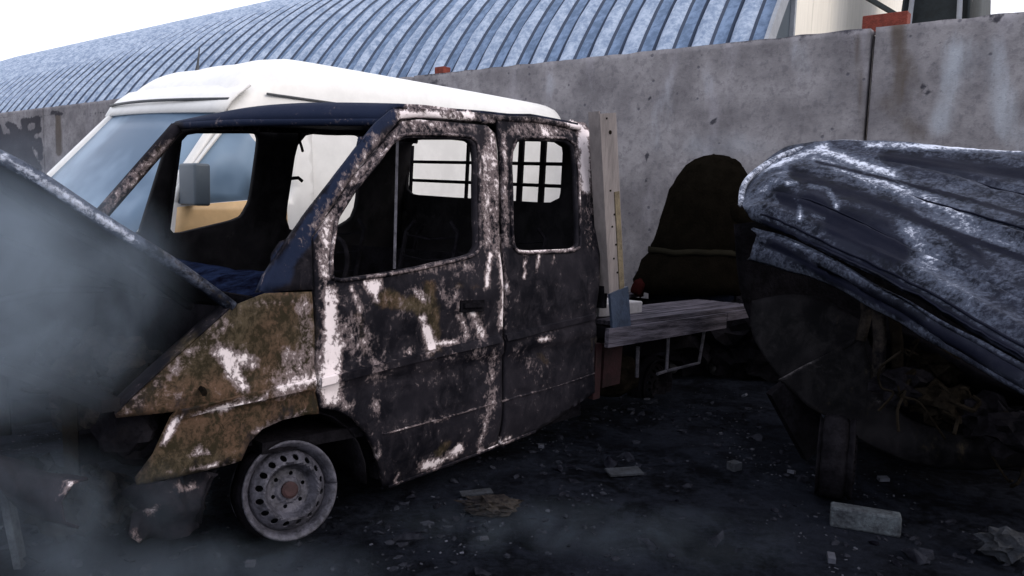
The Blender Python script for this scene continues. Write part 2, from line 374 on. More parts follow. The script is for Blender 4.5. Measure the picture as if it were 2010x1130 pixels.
# ---- concrete fence wall
WD = Vector((0.80134895, -0.59819717, 0)); WN = Vector((0.59819717, 0.80134895, 0)); WDIST = 8.1
WM = Matrix((( WD.x, WN.x, 0, WN.x*WDIST), (WD.y, WN.y, 0, WN.y*WDIST), (0, 0, 1, 0), (0, 0, 0, 1)))   # local: along, away, up
def wallpt(px, py): return onplane(WM, px, py, 1, 0)
fence = empty('concrete_fence', WM, 'grey stained precast concrete fence wall running behind the burnt vehicles', 'wall')
J = wallpt(1714, 160).x
edges = [J+6*k for k in range(-8, 4)]
wallmarks = [ # x0,y0,x1,y1,width,amount,channel
 (1768, 60, 1775, 200, 24, .75, 1), (1790, 120, 1815, 190, 22, .55, 1), (1750, 210, 1810, 265, 34, .62, 1), (1690, 80, 1700, 270, 12, .5, 1), (1815, 170, 1825, 185, 9, .8, 0),
 (1880, 110, 1850, 250, 45, .62, 2), (1930, 110, 1990, 260, 70, .5, 2), (1580, 110, 1640, 200, 60, .4, 2), (1380, 150, 1300, 260, 80, .35, 2), (1690, 70, 1660, 150, 40, .35, 0), (1790, 60, 1800, 90, 30, .3, 0), (1100, 170, 1200, 200, 60, .35, 2),
 (1540, 75, 1700, 55, 9, .75, 0), (1100, 118, 1540, 78, 5, .6, 0), (850, 150, 1100, 120, 5, .55, 0), (1940, 40, 1960, 45, 10, .8, 0), (1780, 50, 2010, 30, 4, .5, 0),
 (1405, 248, 1418, 236, 5, .95, 0), (1282, 300, 1286, 330, 3, .95, 0), (1278, 350, 1284, 362, 3, .9, 0), (1215, 265, 1220, 268, 5, .9, 0), (1470, 135, 1478, 138, 4, .9, 0), (1285, 200, 1290, 195, 4, .8, 0),
 (1250, 240, 1200, 420, 60, .35, 2), (865, 165, 905, 190, 14, .6, 0), (960, 140, 1060, 125, 8, .5, 1),
 # sprayed scrawl at the far left
 (5, 250, 12, 330, 6, 1, 0), (12, 250, 22, 300, 6, 1, 0), (30, 245, 50, 262, 7, 1, 0), (28, 270, 30, 320, 8, 1, 0), (50, 262, 52, 330, 7, 1, 0), (35, 290, 60, 300, 7, 1, 0),
 (62, 240, 70, 330, 7, 1, 0), (62, 240, 88, 235, 6, 1, 0), (88, 235, 90, 255, 6, 1, 0), (90, 255, 66, 268, 6, 1, 0), (68, 285, 85, 340, 8, 1, 0), (92, 275, 94, 310, 6, 1, 0), (45, 320, 80, 345, 9, .9, 0), (20, 300, 60, 335, 8, .9, 0),
 (8, 300, 30, 335, 9, 1, 0), (40, 250, 46, 300, 7, 1, 0), (72, 270, 90, 290, 8, 1, 0), (60, 300, 90, 330, 9, 1, 0), (30, 330, 95, 350, 9, 1, 0), (0, 270, 14, 290, 7, 1, 0), (128, 228, 130, 300, 8, .9, 1), (118, 222, 134, 224, 5, .9, 0), (0, 232, 220, 222, 3, .5, 0)]
for k in range(len(edges)-1):
    a, b_ = edges[k]+.02, edges[k+1]-.02; T = 3.25 if k > 5 else 3.42
    nx_, nz_ = 110, 56
    front = [[Vector((a+(b_-a)*i/nx_, -.0+.006*noise.noise(Vector((a+(b_-a)*i/nx_*1.0, z_ := T*j/nz_, k)))*2, T*j/nz_ + (0 if j < nz_ else .012*noise.noise(Vector((i*.25, k, 0)))))) for i in range(nx_+1)] for j in range(nz_+1)]
    o = loft('concrete_panel', front, MAT['concrete'], fence, .16, True, 1)
    for p in o.data.polygons: pass
    wear(o, WM, wallmarks)
for x in edges:                                    # recessed posts behind the joints
    MB().box((x, .225, 1.62), (.30, .10, 3.24)).build('joint_post', MAT['mortar'], fence)
# bricks lying on the wall
def brick(px, py, L, H, label):
    P = WM @ wallpt(px, py)
    R = WM.to_3x3() @ Matrix.Rotation(random.uniform(-.1, .1), 3, 'Z')
    mb = MB(); mb.box((0, 0, 0), (L, .14, H)); me_o = mb.build('brick', MAT['brick']); bevel(me_o, .008)
    me_o.matrix_world = Matrix.Translation(P+WN*.07) @ R.to_4x4()
    return tag(me_o, label, 'brick', 'bricks lying on top of the concrete wall')
zt = 3.25
def toppx(px): # height on wall top
    lo, hi = -50, 400
    for _ in range(40):
        mid = (lo+hi)/2
        if wallpt(px, mid).z > zt: lo = mid
        else: hi = mid
    return lo
b1 = brick(1736, toppx(1736)-15, .40, .17, 'larger red brick on the wall top, over the dark joint at right')
b2 = brick(862, toppx(862)-9, .18, .13, 'small dark red brick on the wall top beside the white van roof')

# ---- ribbed arch hut behind the wall
Rr, Zc, Dc = 10.3, -1.85, 19.4
HM = Matrix(((WD.x, WN.x, 0, 0), (WD.y, WN.y, 0, 0), (0, 0, 1, 0), (0, 0, 0, 1)))
hut = empty('arched_hut', HM, 'long arched shed of ribbed blue grey steel behind the concrete wall', 'building')
th0 = math.asin(-Zc/Rr); per = .585; xe = -3.8
ARC = 56
def ribmesh():
    prof = [(0, -.05), (.035, -.05), (.045, .01), (.10, .075), (.18, .10), (.27, .085), (.335, .035), (.37, 0), (.560, .0), (.585, -.05)]
    rows = []
    for i in range(ARC+1):
        th = th0+(math.pi-2*th0)*i/ARC
        for_r = []
        for k, (x, h_) in enumerate(prof):
            wob = .012*math.sin(th*90+k)*(1 if 1 < k < 6 else 0)
            r = Rr+h_+wob
            for_r.append(Vector((x, Dc-r*math.cos(th), Zc+r*math.sin(th))))
        rows.append(for_r)
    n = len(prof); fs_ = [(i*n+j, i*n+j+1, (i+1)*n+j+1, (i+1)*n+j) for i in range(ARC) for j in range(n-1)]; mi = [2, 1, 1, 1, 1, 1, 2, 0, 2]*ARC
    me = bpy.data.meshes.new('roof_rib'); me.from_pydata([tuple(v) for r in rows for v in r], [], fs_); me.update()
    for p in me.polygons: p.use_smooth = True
    for k_ in ('ribs', 'crown', 'groove_shade'): me.materials.append(MAT[k_])
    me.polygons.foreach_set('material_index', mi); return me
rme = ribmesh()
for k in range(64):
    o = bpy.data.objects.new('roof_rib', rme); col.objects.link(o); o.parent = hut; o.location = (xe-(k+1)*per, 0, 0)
def arcpt(th, r, x): return Vector((x, Dc-r*math.cos(th), Zc+r*math.sin(th)))
mb = MB()                                           # edge trim
rows = []
for i in range(ARC+1):
    th = th0+(math.pi-2*th0)*i/ARC
    rows.append([arcpt(th, Rr+.1, xe), arcpt(th, Rr+.1, xe+.06), arcpt(th, Rr-.12, xe+.06), arcpt(th, Rr-.12, xe)])
loft('end_trim', rows, MAT['hut_trim'], hut, 0, False, closed=True)
outl = [(Dc-(Rr-.13)*math.cos(th0+(math.pi-2*th0)*i/40), Zc+(Rr-.13)*math.sin(th0+(math.pi-2*th0)*i/40)) for i in range(41)]
# end wall of upright boards
yb = Dc-Rr+.6; k = 0
while yb < Dc+Rr-.6:
    yn = min(yb+1.05, Dc+Rr-.5)
    zs = [max(.3, Zc+math.sqrt(max(0, (Rr-.13)**2-(Dc-q)**2))) for q in (yb+.03, yn-.03)]
    x0, x1 = xe-.06, xe+.0
    v_ = [(x, y, z) for x in (x0, x1) for (y, z) in ((yb+.004, 0), (yn-.004, 0), (yn-.004, zs[1]), (yb+.004, zs[0]))]
    mesh('end_panel', v_, [(0, 1, 2, 3), (7, 6, 5, 4), (0, 4, 5, 1), (1, 5, 6, 2), (2, 6, 7, 3), (3, 7, 4, 0)], MAT['hut_end'] if k > 1 else MAT['mirror'], hut)
    if k < 3: MB().box((xe+.03, yb, (zs[0])/2), (.07, .07, zs[0]-.05)).build('upright', MAT['hut_trim'], hut)
    yb = yn; k += 1
# dark arched shed end farther right
P = deep(1835, 20, 13.0)
ar = empty('dark_arched_shed', Matrix.Translation((P.x, P.y, 0)) @ Matrix.Rotation(math.atan2(WD.y, WD.x), 4, 'Z'), 'dark rounded shed end with a pale edge strip behind the wall, right of the brick', 'shed')
rows = []; rows2 = []
for i in range(33):
    a_ = math.pi*i/32
    for_x, for_z = -.50*math.cos(a_), 3.2+4.6*math.sin(a_)
    rows.append([Vector((for_x, 0, for_z)), Vector((for_x, 3.0, for_z))])
    rows2.append([Vector((for_x*.86, -.03, 3.2+(for_z-3.2)*.95)), Vector((for_x*.70, -.03, 3.2+(for_z-3.2)*.9))])
rows = [[Vector((-.56, 0, 0)), Vector((-.56, 3, 0))]]+rows+[[Vector((.56, 0, 0)), Vector((.56, 3, 0))]]
loft('curved_shell', rows, MAT['dark_metal'], ar, .04)
loft('pale_strip', rows2, MAT['hut_trim'], ar, .02)
MB().box((0, .2, 3.4), (1.0, .05, 6.7)).build('shed_front', MAT['dark_metal'], ar)
a_, b_ = deep(1690, -12, 11.8), deep(1768, 34, 11.8)
o = MB().beam(a_, b_, .05, .06).tube([b_, Vector((b_.x, b_.y, 0))], .04, 6).build('leaning_beam', MAT['dark_metal'])
tag(o, 'thin dark sloping beam on a post above the larger brick', 'beam')

# ================================================================== WHITE VAN
TM = frame(-.918, 3.165, .8263, -.0466, -.0122)
VM0 = frame(-.918, 3.165, .8263)
VM = VM0 @ Matrix.Translation((0, 2.8, 0))
van = empty('white_van', VM, 'white high roof van with windscreen coloured by reflected sky parked beyond the burnt truck', 'van')
def vp(px, py, v=0): return onplane(VM, px, py, 1, v)
# body: sections across, lofted lengthways
def sec(u, top, side=2.25, bot=.35, W=1.93, crown=.10, tumble=.09):
    pts = [(0.02, bot), (0, bot+.25), (0, 1.1), (tumble*.6, side*.86), (tumble, side), (tumble+.05, side+(top-side)*.55), (tumble+.20, top-crown*.35), (W*.35, top-.01), (W*.5, top)]
    pts = pts+[(W-x, z) for x, z in pts[-2::-1]]
    return [Vector((u, x, z)) for x, z in pts]
rows = [[p+Vector((-.24*p.y/1.93*max(0, min(1, (3-u)/1.8)), 0, 0)) for p in sec(u, tp, sd_, tumble=.06, crown=.03)] for u, tp, sd_ in ((1.20, 2.23, 2.08), (1.28, 2.34, 2.12), (1.38, 2.46, 2.2), (1.55, 2.58, 2.28), (1.75, 2.635, 2.32), (2.0, 2.655, 2.34), (3.2, 2.66, 2.34), (4.4, 2.66, 2.34), (5.15, 2.65, 2.34), (5.3, 2.58, 2.25))]
rows = fine(rows, 3, 4)
loft('high_roof_body', rows, MAT['van_white'], van, 0)
MB().tube([Vector((u, -.012+.055, 2.30)) for u in (1.5, 2.5, 4, 5.2)], .010, 6).build('roof_gutter', MAT['van_trim'], van)
# front: bonnet, door, windscreen
rows = [[Vector((u, v, z)) for v, z in ((0.02, .35), (0, .8), (.04, zz-.06), (.25, zz), (.96, zz+.03), (1.68, zz), (1.89, zz-.06), (1.93, .8), (1.91, .35))] for u, zz in ((-.75, .7), (-.65, .82), (-.3, .96), (.02, 1.08), (.5, 1.12))]
loft('bonnet', rows, MAT['van_white'], van, .02)
# windscreen with curved glass between pillars
def wsrow(t_, v0, v1, n=10, bow=.10):
    out = []
    for k in range(n+1):
        v = v0+(v1-v0)*k/n; s = v/1.93
        u = (.50+.66*t_)*(1-s)+(.06+.92*t_)*s; z = 1.16+.96*t_+(.06*s*t_)
        out.append(Vector((u-bow*math.sin(math.pi*k/n), v, z)))
    return out
loft('windscreen', [wsrow(t_/6, .10+.03*t_/6, 1.83-.03*t_/6) for t_ in range(7)], MAT['glass'], van, .012)
for v0, v1 in ((.0, .11), (1.82, 1.93)):
    rows = []
    for k in range(7):
        t_ = k/6; u = (.50+.66*t_) if v0 == 0 else (.06+.92*t_); z = 1.16+.96*t_+(0 if v0 == 0 else .06*t_); inn = .08*t_*(1 if v0 == 0 else -1)
        rows.append([Vector((u+.06, v0+inn, z)), Vector((u-.03, v0+inn+.01, z)), Vector((u-.03, v1+inn-.01, z)), Vector((u+.06, v1+inn, z))])
    loft('windscreen_pillar', rows, MAT['van_white'], van, 0, closed=True)
rows = [[Vector((u-.19*k/10-.10*math.sin(math.pi*k/10), .03+1.87*k/10, z+.05*k/10)) for k in range(11)] for u, z in ((1.15, 2.11), (1.20, 2.20), (1.26, 2.26), (1.36, 2.34))]
loft('roof_header', rows, MAT['van_white'], van, .02)
MB().tube([Vector((1.19-.21*k/10-.12*math.sin(math.pi*k/10), .06+1.81*k/10, 2.225+.04*k/10)) for k in range(11)], .012, 6).build('roof_seam', MAT['van_trim'], van)
MB().tube([Vector((.46-.44*k/10-.12*math.sin(math.pi*k/10), .10+1.73*k/10, 1.16)) for k in range(11)], .03, 6).build('windscreen_seal', MAT['van_trim'], van)
# near door panel with its glass and mirror
d_out = [(.46, .5), (.46, 1.16), (1.16, 2.06), (1.6, 2.10), (1.9, 2.10), (1.9, .5)]
d_hole = chaikin([(vp(x, y).x, vp(x, y).z) for x, y in ((344, 404), (372, 342), (452, 246), (560, 235), (572, 385))], 2, .08)
sf = lambda u, z: Vector((u, -.045+.09*max(0, (z-1.1)/1.1), z))
sheet('front_door', d_out, [d_hole], sf, .08, MAT['van_white'], van, .03, 1, flip=True)
sheet('door_glass', d_hole, [], lambda u, z: Vector((u, -.03+.09*max(0, (z-1.1)/1.1), z)), .2, MAT['glass'], van, .006)
MB().beam((.98, .02, 1.3), (1.0, .045, 1.72), .02, .02).build('quarter_bar', MAT['van_trim'], van)
st = sheet('tan_stripe', [(vp(x, y).x, vp(x, y).z) for x, y in ((345, 406), (420, 398), (497, 392), (560, 388), (560, 475), (335, 480))], [], lambda u, z: Vector((u, -.052+.09*max(0, (z-1.1)/1.1), z)), .1, MAT['van_tan'], van, .004)
mp_ = vp(382, 362, -.16)
mo = MB().box(mp_, (.12, .26, .30)).beam(mp_+Vector((0, .08, -.1)), mp_+Vector((.03, .18, -.1)), .04, .04).build('door_mirror', MAT['mirror'], van, True); bevel(mo, .05, 4)
# grille side light, wheels, aerial, wiper
for u in (.1, 3.9):
    for v in (.12, 1.81):
        wv = bpy.data.objects.new('wheel', None); col.objects.link(wv); wv.parent = van; wv.location = (u, v, .33)
        MB().tube([(0, -.1, 0), (0, -.09, 0), (0, .09, 0), (0, .1, 0)], [.26, .33, .33, .26], 24).build('tyre', MAT['rubber'], wv, False)
        MB().tube([(0, -.105, 0), (0, .105, 0)], .2, 20).build('rim', MAT['steel'], wv)
A0 = VM.inverted() @ deep(386, 137, 1); 
P = onplane(VM, 386, 136, 1, 1.3)
MB().tube([P+Vector((0, 0, -.06)), P+Vector((.01, 0, .04)), P+Vector((.03, 0, .20))], [.03, .012, .004], 6).build('aerial', MAT['van_trim'], van)
MB().tube([(.47, .9, 1.19), (.74, 1.05, 1.62)], .008, 6).build('wiper', MAT['van_trim'], van)
MB().box((5.33, .96, 1.4), (.03, 1.7, 1.9)).build('rear_door', MAT['van_white'], van)
for k, (u0, z0) in enumerate([(1.95, 1.0)]):
    MB().beam((2.0, -.004, 1.0), (5.2, -.004, 1.0), .012, .09).build('side_moulding', MAT['van_trim'], van)

# ================================================================== BURNT CREW-CAB TRUCK
truck = empty('burnt_truck', TM, 'burnt out crew cab truck with glassless windows, rusty front wing and bare flatbed', 'truck')
def sm(x, a, b_):
    t_ = max(0, min(1, (x-a)/(b_-a))); return t_*t_*(3-2*t_)
def wb(u): return .70+.055*u
def V(u, z):
    v = 0.0
    if z > 1.05: v += .15*((z-1.05)/.95)**1.25
    if z > 1.98: v += .9*(z-1.98)**1.5
    if z < .45: v += .12*((.45-z)/.45)**2
    if u < -.25: v += .42*(-.25-u)**1.7
    d = z-wb(u)
    v -= .016*sm(d, -.055, -.04)*(1-sm(d, .035, .05))
    v += .010*math.exp(-((z-(wb(u)-.055))/.008)**2)
    d2 = z-(wb(u)-.30); v += .008*math.exp(-(d2/.010)**2)
    p = Vector((u*2.2, z*2.2, 1)); v += .016*noise.noise(p)+.006*noise.noise(p*3.1)
    return v
def S(px, py):
    v = .0
    for _ in range(12):
        L = onplane(TM, px, py, 1, v); v = V(L.x, L.z)
    return (L.x, L.z)
def SP(pts): return [S(*p) for p in pts]
surf = lambda u, z: Vector((u, V(u, z), z))
ash = [ # bright burnt-off patches, in the photograph's grid
 (648, 575, 648, 770, 15, 1.0, 0), (662, 640, 655, 750, 14, .8, 0), (640, 745, 650, 765, 18, 1.0, 0), (625, 700, 560, 760, 26, .55, 0), (600, 600, 600, 730, 14, .5, 0), (540, 740, 600, 700, 22, .42, 0), (500, 600, 600, 585, 10, .4, 0), (690, 660, 730, 700, 26, .45, 0), (720, 560, 745, 560, 10, .95, 0), (732, 560, 738, 590, 8, .95, 0),
 (690, 565, 712, 610, 7, .7, 0), (830, 620, 836, 650, 7, .95, 0), (842, 655, 850, 690, 10, 1.0, 0), (815, 570, 835, 585, 8, .8, 0), (925, 605, 950, 660, 10, .75, 0), (900, 600, 915, 660, 6, .7, 0),
 (962, 500, 955, 560, 5, 1, 0), (982, 500, 990, 560, 6, 1, 0), (990, 560, 985, 640, 7, .95, 0), (965, 240, 975, 380, 14, .6, 0), (975, 380, 975, 500, 12, .5, 0), (1030, 500, 1030, 545, 3, .8, 0), (1058, 500, 1052, 530, 4, .7, 0), (1085, 500, 1088, 515, 3, .7, 0),
 (790, 226, 925, 226, 11, 1.05, 0), (950, 232, 965, 240, 8, .6, 0), (790, 250, 930, 250, 9, .5, 0), (780, 262, 690, 360, 9, .55, 0), (745, 262, 620, 440, 9, .6, 0), (640, 420, 640, 545, 14, .7, 0),
 (955, 290, 955, 480, 9, .65, 0), (1000, 255, 1110, 255, 9, .55, 0), (1120, 238, 1150, 260, 12, .9, 0), (1146, 270, 1150, 370, 12, 1.05, 0), (1020, 492, 1125, 487, 4, .8, 0), (990, 260, 995, 480, 6, .6, 0), (1160, 380, 1160, 420, 8, .4, 0), (1060, 245, 1075, 265, 6, .8, 0),
 (830, 682, 900, 668, 4, .9, 0), (905, 665, 935, 662, 4, .9, 0), (1050, 672, 1085, 660, 4, .9, 0), (800, 690, 806, 690, 5, .8, 0),
 (970, 690, 965, 745, 10, .5, 0), (955, 775, 980, 765, 6, .7, 0), (970, 780, 940, 870, 8, .55, 0), (940, 885, 1000, 862, 4, .8, 0), (830, 915, 850, 912, 9, 1, 0), (850, 912, 905, 880, 8, .8, 0), (890, 890, 900, 875, 7, .9, 0),
 (735, 790, 742, 800, 10, .6, 0), (645, 790, 690, 800, 9, .8, 0), (690, 830, 735, 895, 9, .85, 0), (780, 845, 970, 795, 2.5, .55, 0), (775, 945, 780, 930, 5, .7, 0), (700, 545, 820, 530, 5, .5, 0), (830, 525, 930, 520, 14, .45, 0),
 (430, 690, 490, 710, 18, .85, 0), (450, 720, 480, 760, 14, .95, 0), (560, 700, 610, 730, 18, .55, 0), (540, 770, 620, 745, 9, .8, 0), (370, 815, 520, 782, 4.5, .95, 0), (350, 820, 322, 868, 6, .95, 0), (375, 888, 410, 884, 7, .9, 0), (395, 870, 392, 884, 5, .9, 0),
 (280, 940, 460, 908, 4, .7, 0), (500, 850, 600, 808, 7, .6, 0), (520, 590, 600, 585, 7, .45, 0), (590, 600, 615, 740, 10, .5, 0), (440, 635, 245, 806, 16, .46, 0), (300, 790, 400, 760, 14, .25, 0),
 (1010, 690, 1060, 740, 18, .3, 0), (700, 640, 740, 720, 24, .42, 0), (870, 560, 900, 600, 18, .38, 0), (1030, 250, 1140, 250, 22, .42, 0), (968, 300, 972, 480, 18, .38, 0), (640, 440, 760, 270, 16, .35, 0), (1150, 300, 1160, 480, 12, .35, 0), (880, 700, 960, 690, 14, .35, 0), (760, 600, 800, 640, 30, .2, 0)]
rust = [(520, 640, 560, 720, 70, .9, 1), (400, 720, 460, 780, 60, .85, 1), (420, 850, 350, 880, 50, .8, 1), (590, 590, 600, 740, 25, .8, 1), (750, 585, 830, 600, 22, .85, 1), (840, 560, 855, 690, 18, .7, 1), (700, 620, 720, 690, 20, .55, 1), (900, 560, 960, 560, 16, .5, 1), (300, 800, 440, 660, 30, .5, 1),
 (860, 890, 880, 870, 12, .6, 1), (940, 600, 940, 640, 16, .4, 1), (690, 600, 700, 700, 14, .4, 1), (1060, 700, 1090, 720, 14, .4, 1), (760, 250, 640, 420, 8, .3, 1)]
blue = [(740, 250, 600, 450, 14, .9, 2), (540, 540, 620, 440, 18, .9, 2), (380, 225, 760, 225, 22, 1.0, 2), (520, 560, 560, 540, 20, .8, 2), (700, 500, 760, 540, 14, .3, 2), (960, 235, 950, 232, 12, .6, 2)]
marks = ash+rust+blue
fender = sheet('front_wing', SP([(458, 600), (520, 575), (612, 572), (617, 640), (620, 745), (627, 812), (600, 814), (555, 824), (515, 842), (490, 868), (474, 904), (400, 925), (268, 952), (264, 938), (300, 890), (343, 808), (228, 820), (225, 812), (262, 778), (320, 724), (400, 652)]), [], surf, .028, MAT['char'], truck, .006, 1, flip=True)
wear(fender, TM, marks, (.06, .55, 0))
door = sheet('front_door', SP([(620, 572), (616, 466), (700, 340), (790, 238), (820, 234), (955, 246), (972, 262), (982, 500), (984, 700), (974, 876), (768, 957), (752, 958), (748, 925), (738, 885), (720, 850), (695, 822), (665, 806), (630, 800), (624, 745)]),
    [chaikin(SP([(656, 549), (655, 500), (664, 430), (700, 374), (776, 278), (800, 269), (918, 272), (932, 284), (937, 480), (925, 498), (778, 530)]), 2, .12)], surf, .028, MAT['char'], truck, .035, 1, flip=True)
wear(door, TM, marks, (.14, .05, 0))
# raised frame lip round the door window
def lip(name, pts, r=.009, out=-.006):
    q = SP(pts); q = chaikin(q, 2, .15); q.append(q[0])
    return MB().tube([Vector((u, V(u, z)+out, z)) for u, z in q], r, 6).build(name, MAT['char'], truck, True)
lipo = lip('window_lip', [(650, 553), (649, 500), (662, 420), (697, 368), (775, 271), (800, 262), (920, 266), (938, 280), (943, 482), (928, 503), (778, 536)]); wear(lipo, TM, marks, (.35, 0, 0))
u1, z1 = S(784, 274); u2, z2 = S(778, 528)
MB().beam((u1, V(u1, z1)+.015, z1), (u2, V(u2, z2)+.015, z2), .012, .016).build('quarter_light_bar', MAT['steel'], truck)
hd = S(925, 600); MB().box((hd[0], V(*hd)-.006, hd[1]), (.17, .012, .06)).box((hd[0], V(*hd)-.02, hd[1]+.005), (.14, .02, .022)).build('door_handle', MAT['soot'], truck)
side = sheet('rear_side_panel', SP([(976, 228), (1100, 234), (1148, 240), (1162, 262), (1171, 640), (1168, 770), (1050, 848), (980, 878), (990, 700), (990, 500), (980, 262)]),
    [chaikin(SP([(1003, 274), (1108, 276), (1126, 290), (1135, 478), (1122, 488), (1022, 492), (1010, 480)]), 2, .14)], surf, .028, MAT['char'], truck, .03, 1, flip=True)
wear(side, TM, marks, (.10, .03, 0))
lipo = lip('window_lip', [(998, 269), (1110, 270), (1131, 286), (1140, 482), (1124, 493), (1020, 497), (1005, 484)]); wear(lipo, TM, marks, (.35, 0, 0))
pil = sheet('windscreen_pillar', SP([(508, 574), (614, 568), (611, 466), (696, 338), (786, 232), (822, 228), (972, 240), (974, 224), (850, 214), (772, 213), (742, 238), (700, 292), (600, 422), (522, 540)]), [], surf, .03, MAT['char'], truck, .03, 1, flip=True)
wear(pil, TM, marks, (.14, 0, .15))
def strip(name, pts, h, out, mat='char', base=(.08, .03, 0)):
    q = cr([Vector((*S(*p), 0)) for p in pts], 10)
    rows = []
    for dz, o_ in ((-h/2, -.001), (-h/2+.004, out), (h/2-.004, out), (h/2, -.001)):
        rows.append([Vector((p.x, V(p.x, p.y+dz)-o_-.003, p.y+dz)) for p in q])
    g = loft(name, rows, MAT[mat], truck, 0, False); wear(g, TM, marks, base); return g
strip('wing_moulding', [(348, 812), (480, 783), (618, 752)], .045, .012, base=(.12, .35, 0))
strip('door_moulding', [(628, 750), (800, 707), (980, 664)], .042, .014)
strip('side_moulding', [(990, 662), (1080, 641), (1166, 620)], .040, .014)
strip('door_crease', [(752, 852), (860, 822), (974, 790)], .010, .006, base=(.3, 0, 0))
strip('side_crease', [(984, 788), (1080, 760), (1166, 732)], .010, .006, base=(.3, 0, 0))
strip('sill_edge', [(760, 956), (870, 915), (976, 874)], .018, .008, base=(.2, .1, 0))
strip('sill_edge', [(984, 873), (1050, 846)], .018, .008, base=(.3, .1, 0))
# roof panel, front lip curling down to the screen header
def rooftop(u, s): return 1.972+.10*(min(u, 1.6)-.62)+.02*max(0, u-1.6)+.04*math.sin(math.pi*s)
VN, VF = .19, 1.74
rows = []
hn = onplane(TM, 742, 240, 1, .24); hf = onplane(TM, 353, 246, 1, 1.68)
for i in range(26):
    row = []
    for j in range(17):
        s = j/16; v = VN+(VF-VN)*s; bow = -.07*math.sin(math.pi*s)
        uf = hn.x+(hf.x-hn.x)*s+bow; zf = hn.z+(hf.z-hn.z)*s
        if i < 5:
            a = i/4; P_ = Vector((uf+.02*a+.12*a*a, v, zf+(rooftop(uf+.15, s)-zf)*math.sin(a*math.pi/2)))
        else:
            uu = uf+.14+(2.06-uf-.14)*(i-4)/21
            P_ = Vector((uu, v, rooftop(uu, s)+.012*noise.noise(Vector((uu*3, v*3, 0)))))
        row.append(P_)
    rows.append(row)
roof = loft('roof', rows, MAT['char'], truck, .02); wear(roof, TM, blue+[(790, 215, 930, 218, 5, .7, 0)], (.05, 0, .5))
for edge, s_ in (('near', 0), ('far', 1)):
    pts = [Vector((r[0 if s_ == 0 else -1].x, (VN-.012) if s_ == 0 else VF+.012, r[0 if s_ == 0 else -1].z-.012)) for r in rows[4:]]
    g = MB().tube(pts, .018, 8).build('roof_gutter', MAT['char'], truck, True); wear(g, TM, ash, (.3, 0, .2))
g = MB().tube([r for r in rows[0]], .022, 8).build('screen_header', MAT['char'], truck, True); wear(g, TM, blue, (.15, 0, .4))
# far A pillar
a_ = onplane(TM, 352, 252, 1, 1.70); b_ = Vector((-.22, 1.80, 1.12))
a_ = onplane(TM, 348, 250, 1, 1.70); mid = onplane(TM, 203, 416, 1, 1.80)
ext = mid+(mid-a_)*.7
g = MB().tube(cr([a_, (a_+mid)/2, mid, ext], 5), .038, 6).build('far_windscreen_pillar', MAT['char'], truck, True); wear(g, TM, [(205, 412, 330, 280, 12, .6, 0), (205, 412, 330, 280, 14, .5, 1)], (.1, .2, 0))
# far side with its window openings
def FP(pts, v=1.82): return [(onplane(TM, x, y, 1, v).x, onplane(TM, x, y, 1, v).z) for x, y in pts]
fsurf = lambda u, z: Vector((u, 1.90-.10*max(0, (z-1.05)/.95), z))
far = sheet('far_side_panel', [(-.25, .35), (-.25, 1.10), (-.05, 1.18), (.08, 1.28), (.22, 1.88), (.42, 1.98), (2.05, 2.10), (2.06, .4)],
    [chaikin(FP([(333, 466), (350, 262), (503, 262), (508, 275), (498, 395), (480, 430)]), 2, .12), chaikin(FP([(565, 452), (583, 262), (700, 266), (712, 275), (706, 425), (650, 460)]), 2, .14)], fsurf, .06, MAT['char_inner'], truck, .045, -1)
wear(far, TM, [(400, 480, 480, 450, 8, .5, 0)], (.0, .05, 0))
a_, b_ = FP([(356, 262), (336, 468)])
MB().beam((a_[0], 1.83, a_[1]), (b_[0], 1.88, b_[1]), .02, .02).build('far_quarter_bar', MAT['soot'], truck)
# mirror bracket hanging from the header, seen against the white van
P_ = onplane(TM, 588, 275, 1, 1.6)
MB().tube([P_+Vector((0, 0, .05)), P_, P_+Vector((.02, .0, -.05)), P_+Vector((0, -.04, -.07))], .010, 6).build('mirror_bracket', MAT['soot'], truck)
P_ = onplane(TM, 570, 350, 1, 1.72)
MB().tube([P_, P_+Vector((.06, 0, .01)), P_+Vector((.09, 0, -.01))], .012, 6).build('belt_anchor', MAT['soot'], truck)
# rear cab wall with a long window, and the barred headboard behind it
def UP(pts, u=2.05): return [(onplane(TM, x, y, 0, u).y, onplane(TM, x, y, 0, u).z) for x, y in pts]
hole = [(.28, 1.60), (.28, 1.99), (1.12, 2.045), (1.82, 2.08), (1.82, 1.66), (1.12, 1.63)]
hole = chaikin(hole, 2, .10)
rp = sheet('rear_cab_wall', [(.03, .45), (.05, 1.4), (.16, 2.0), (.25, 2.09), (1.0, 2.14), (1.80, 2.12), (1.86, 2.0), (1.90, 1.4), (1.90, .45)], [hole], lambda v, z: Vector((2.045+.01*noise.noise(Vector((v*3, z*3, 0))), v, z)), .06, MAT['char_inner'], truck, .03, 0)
wear(rp, TM, [(760, 420, 930, 430, 10, .4, 0)], (0, .1, 0))
hb = lambda v, z: Vector((2.16, v, z))
for z in (1.72, 1.865):
    MB().tube([hb(.1, z-.01), hb(1.92, z+.06)], .012, 6).build('guard_bar', MAT['soot'], truck)
for v in (.55, .75, 1.28, 1.92):
    MB().beam(hb(v, 1.35), hb(v, 2.05), .042 if v < .8 else .02, .02, (1, 0, 0)).build('guard_upright', MAT['soot'], truck)
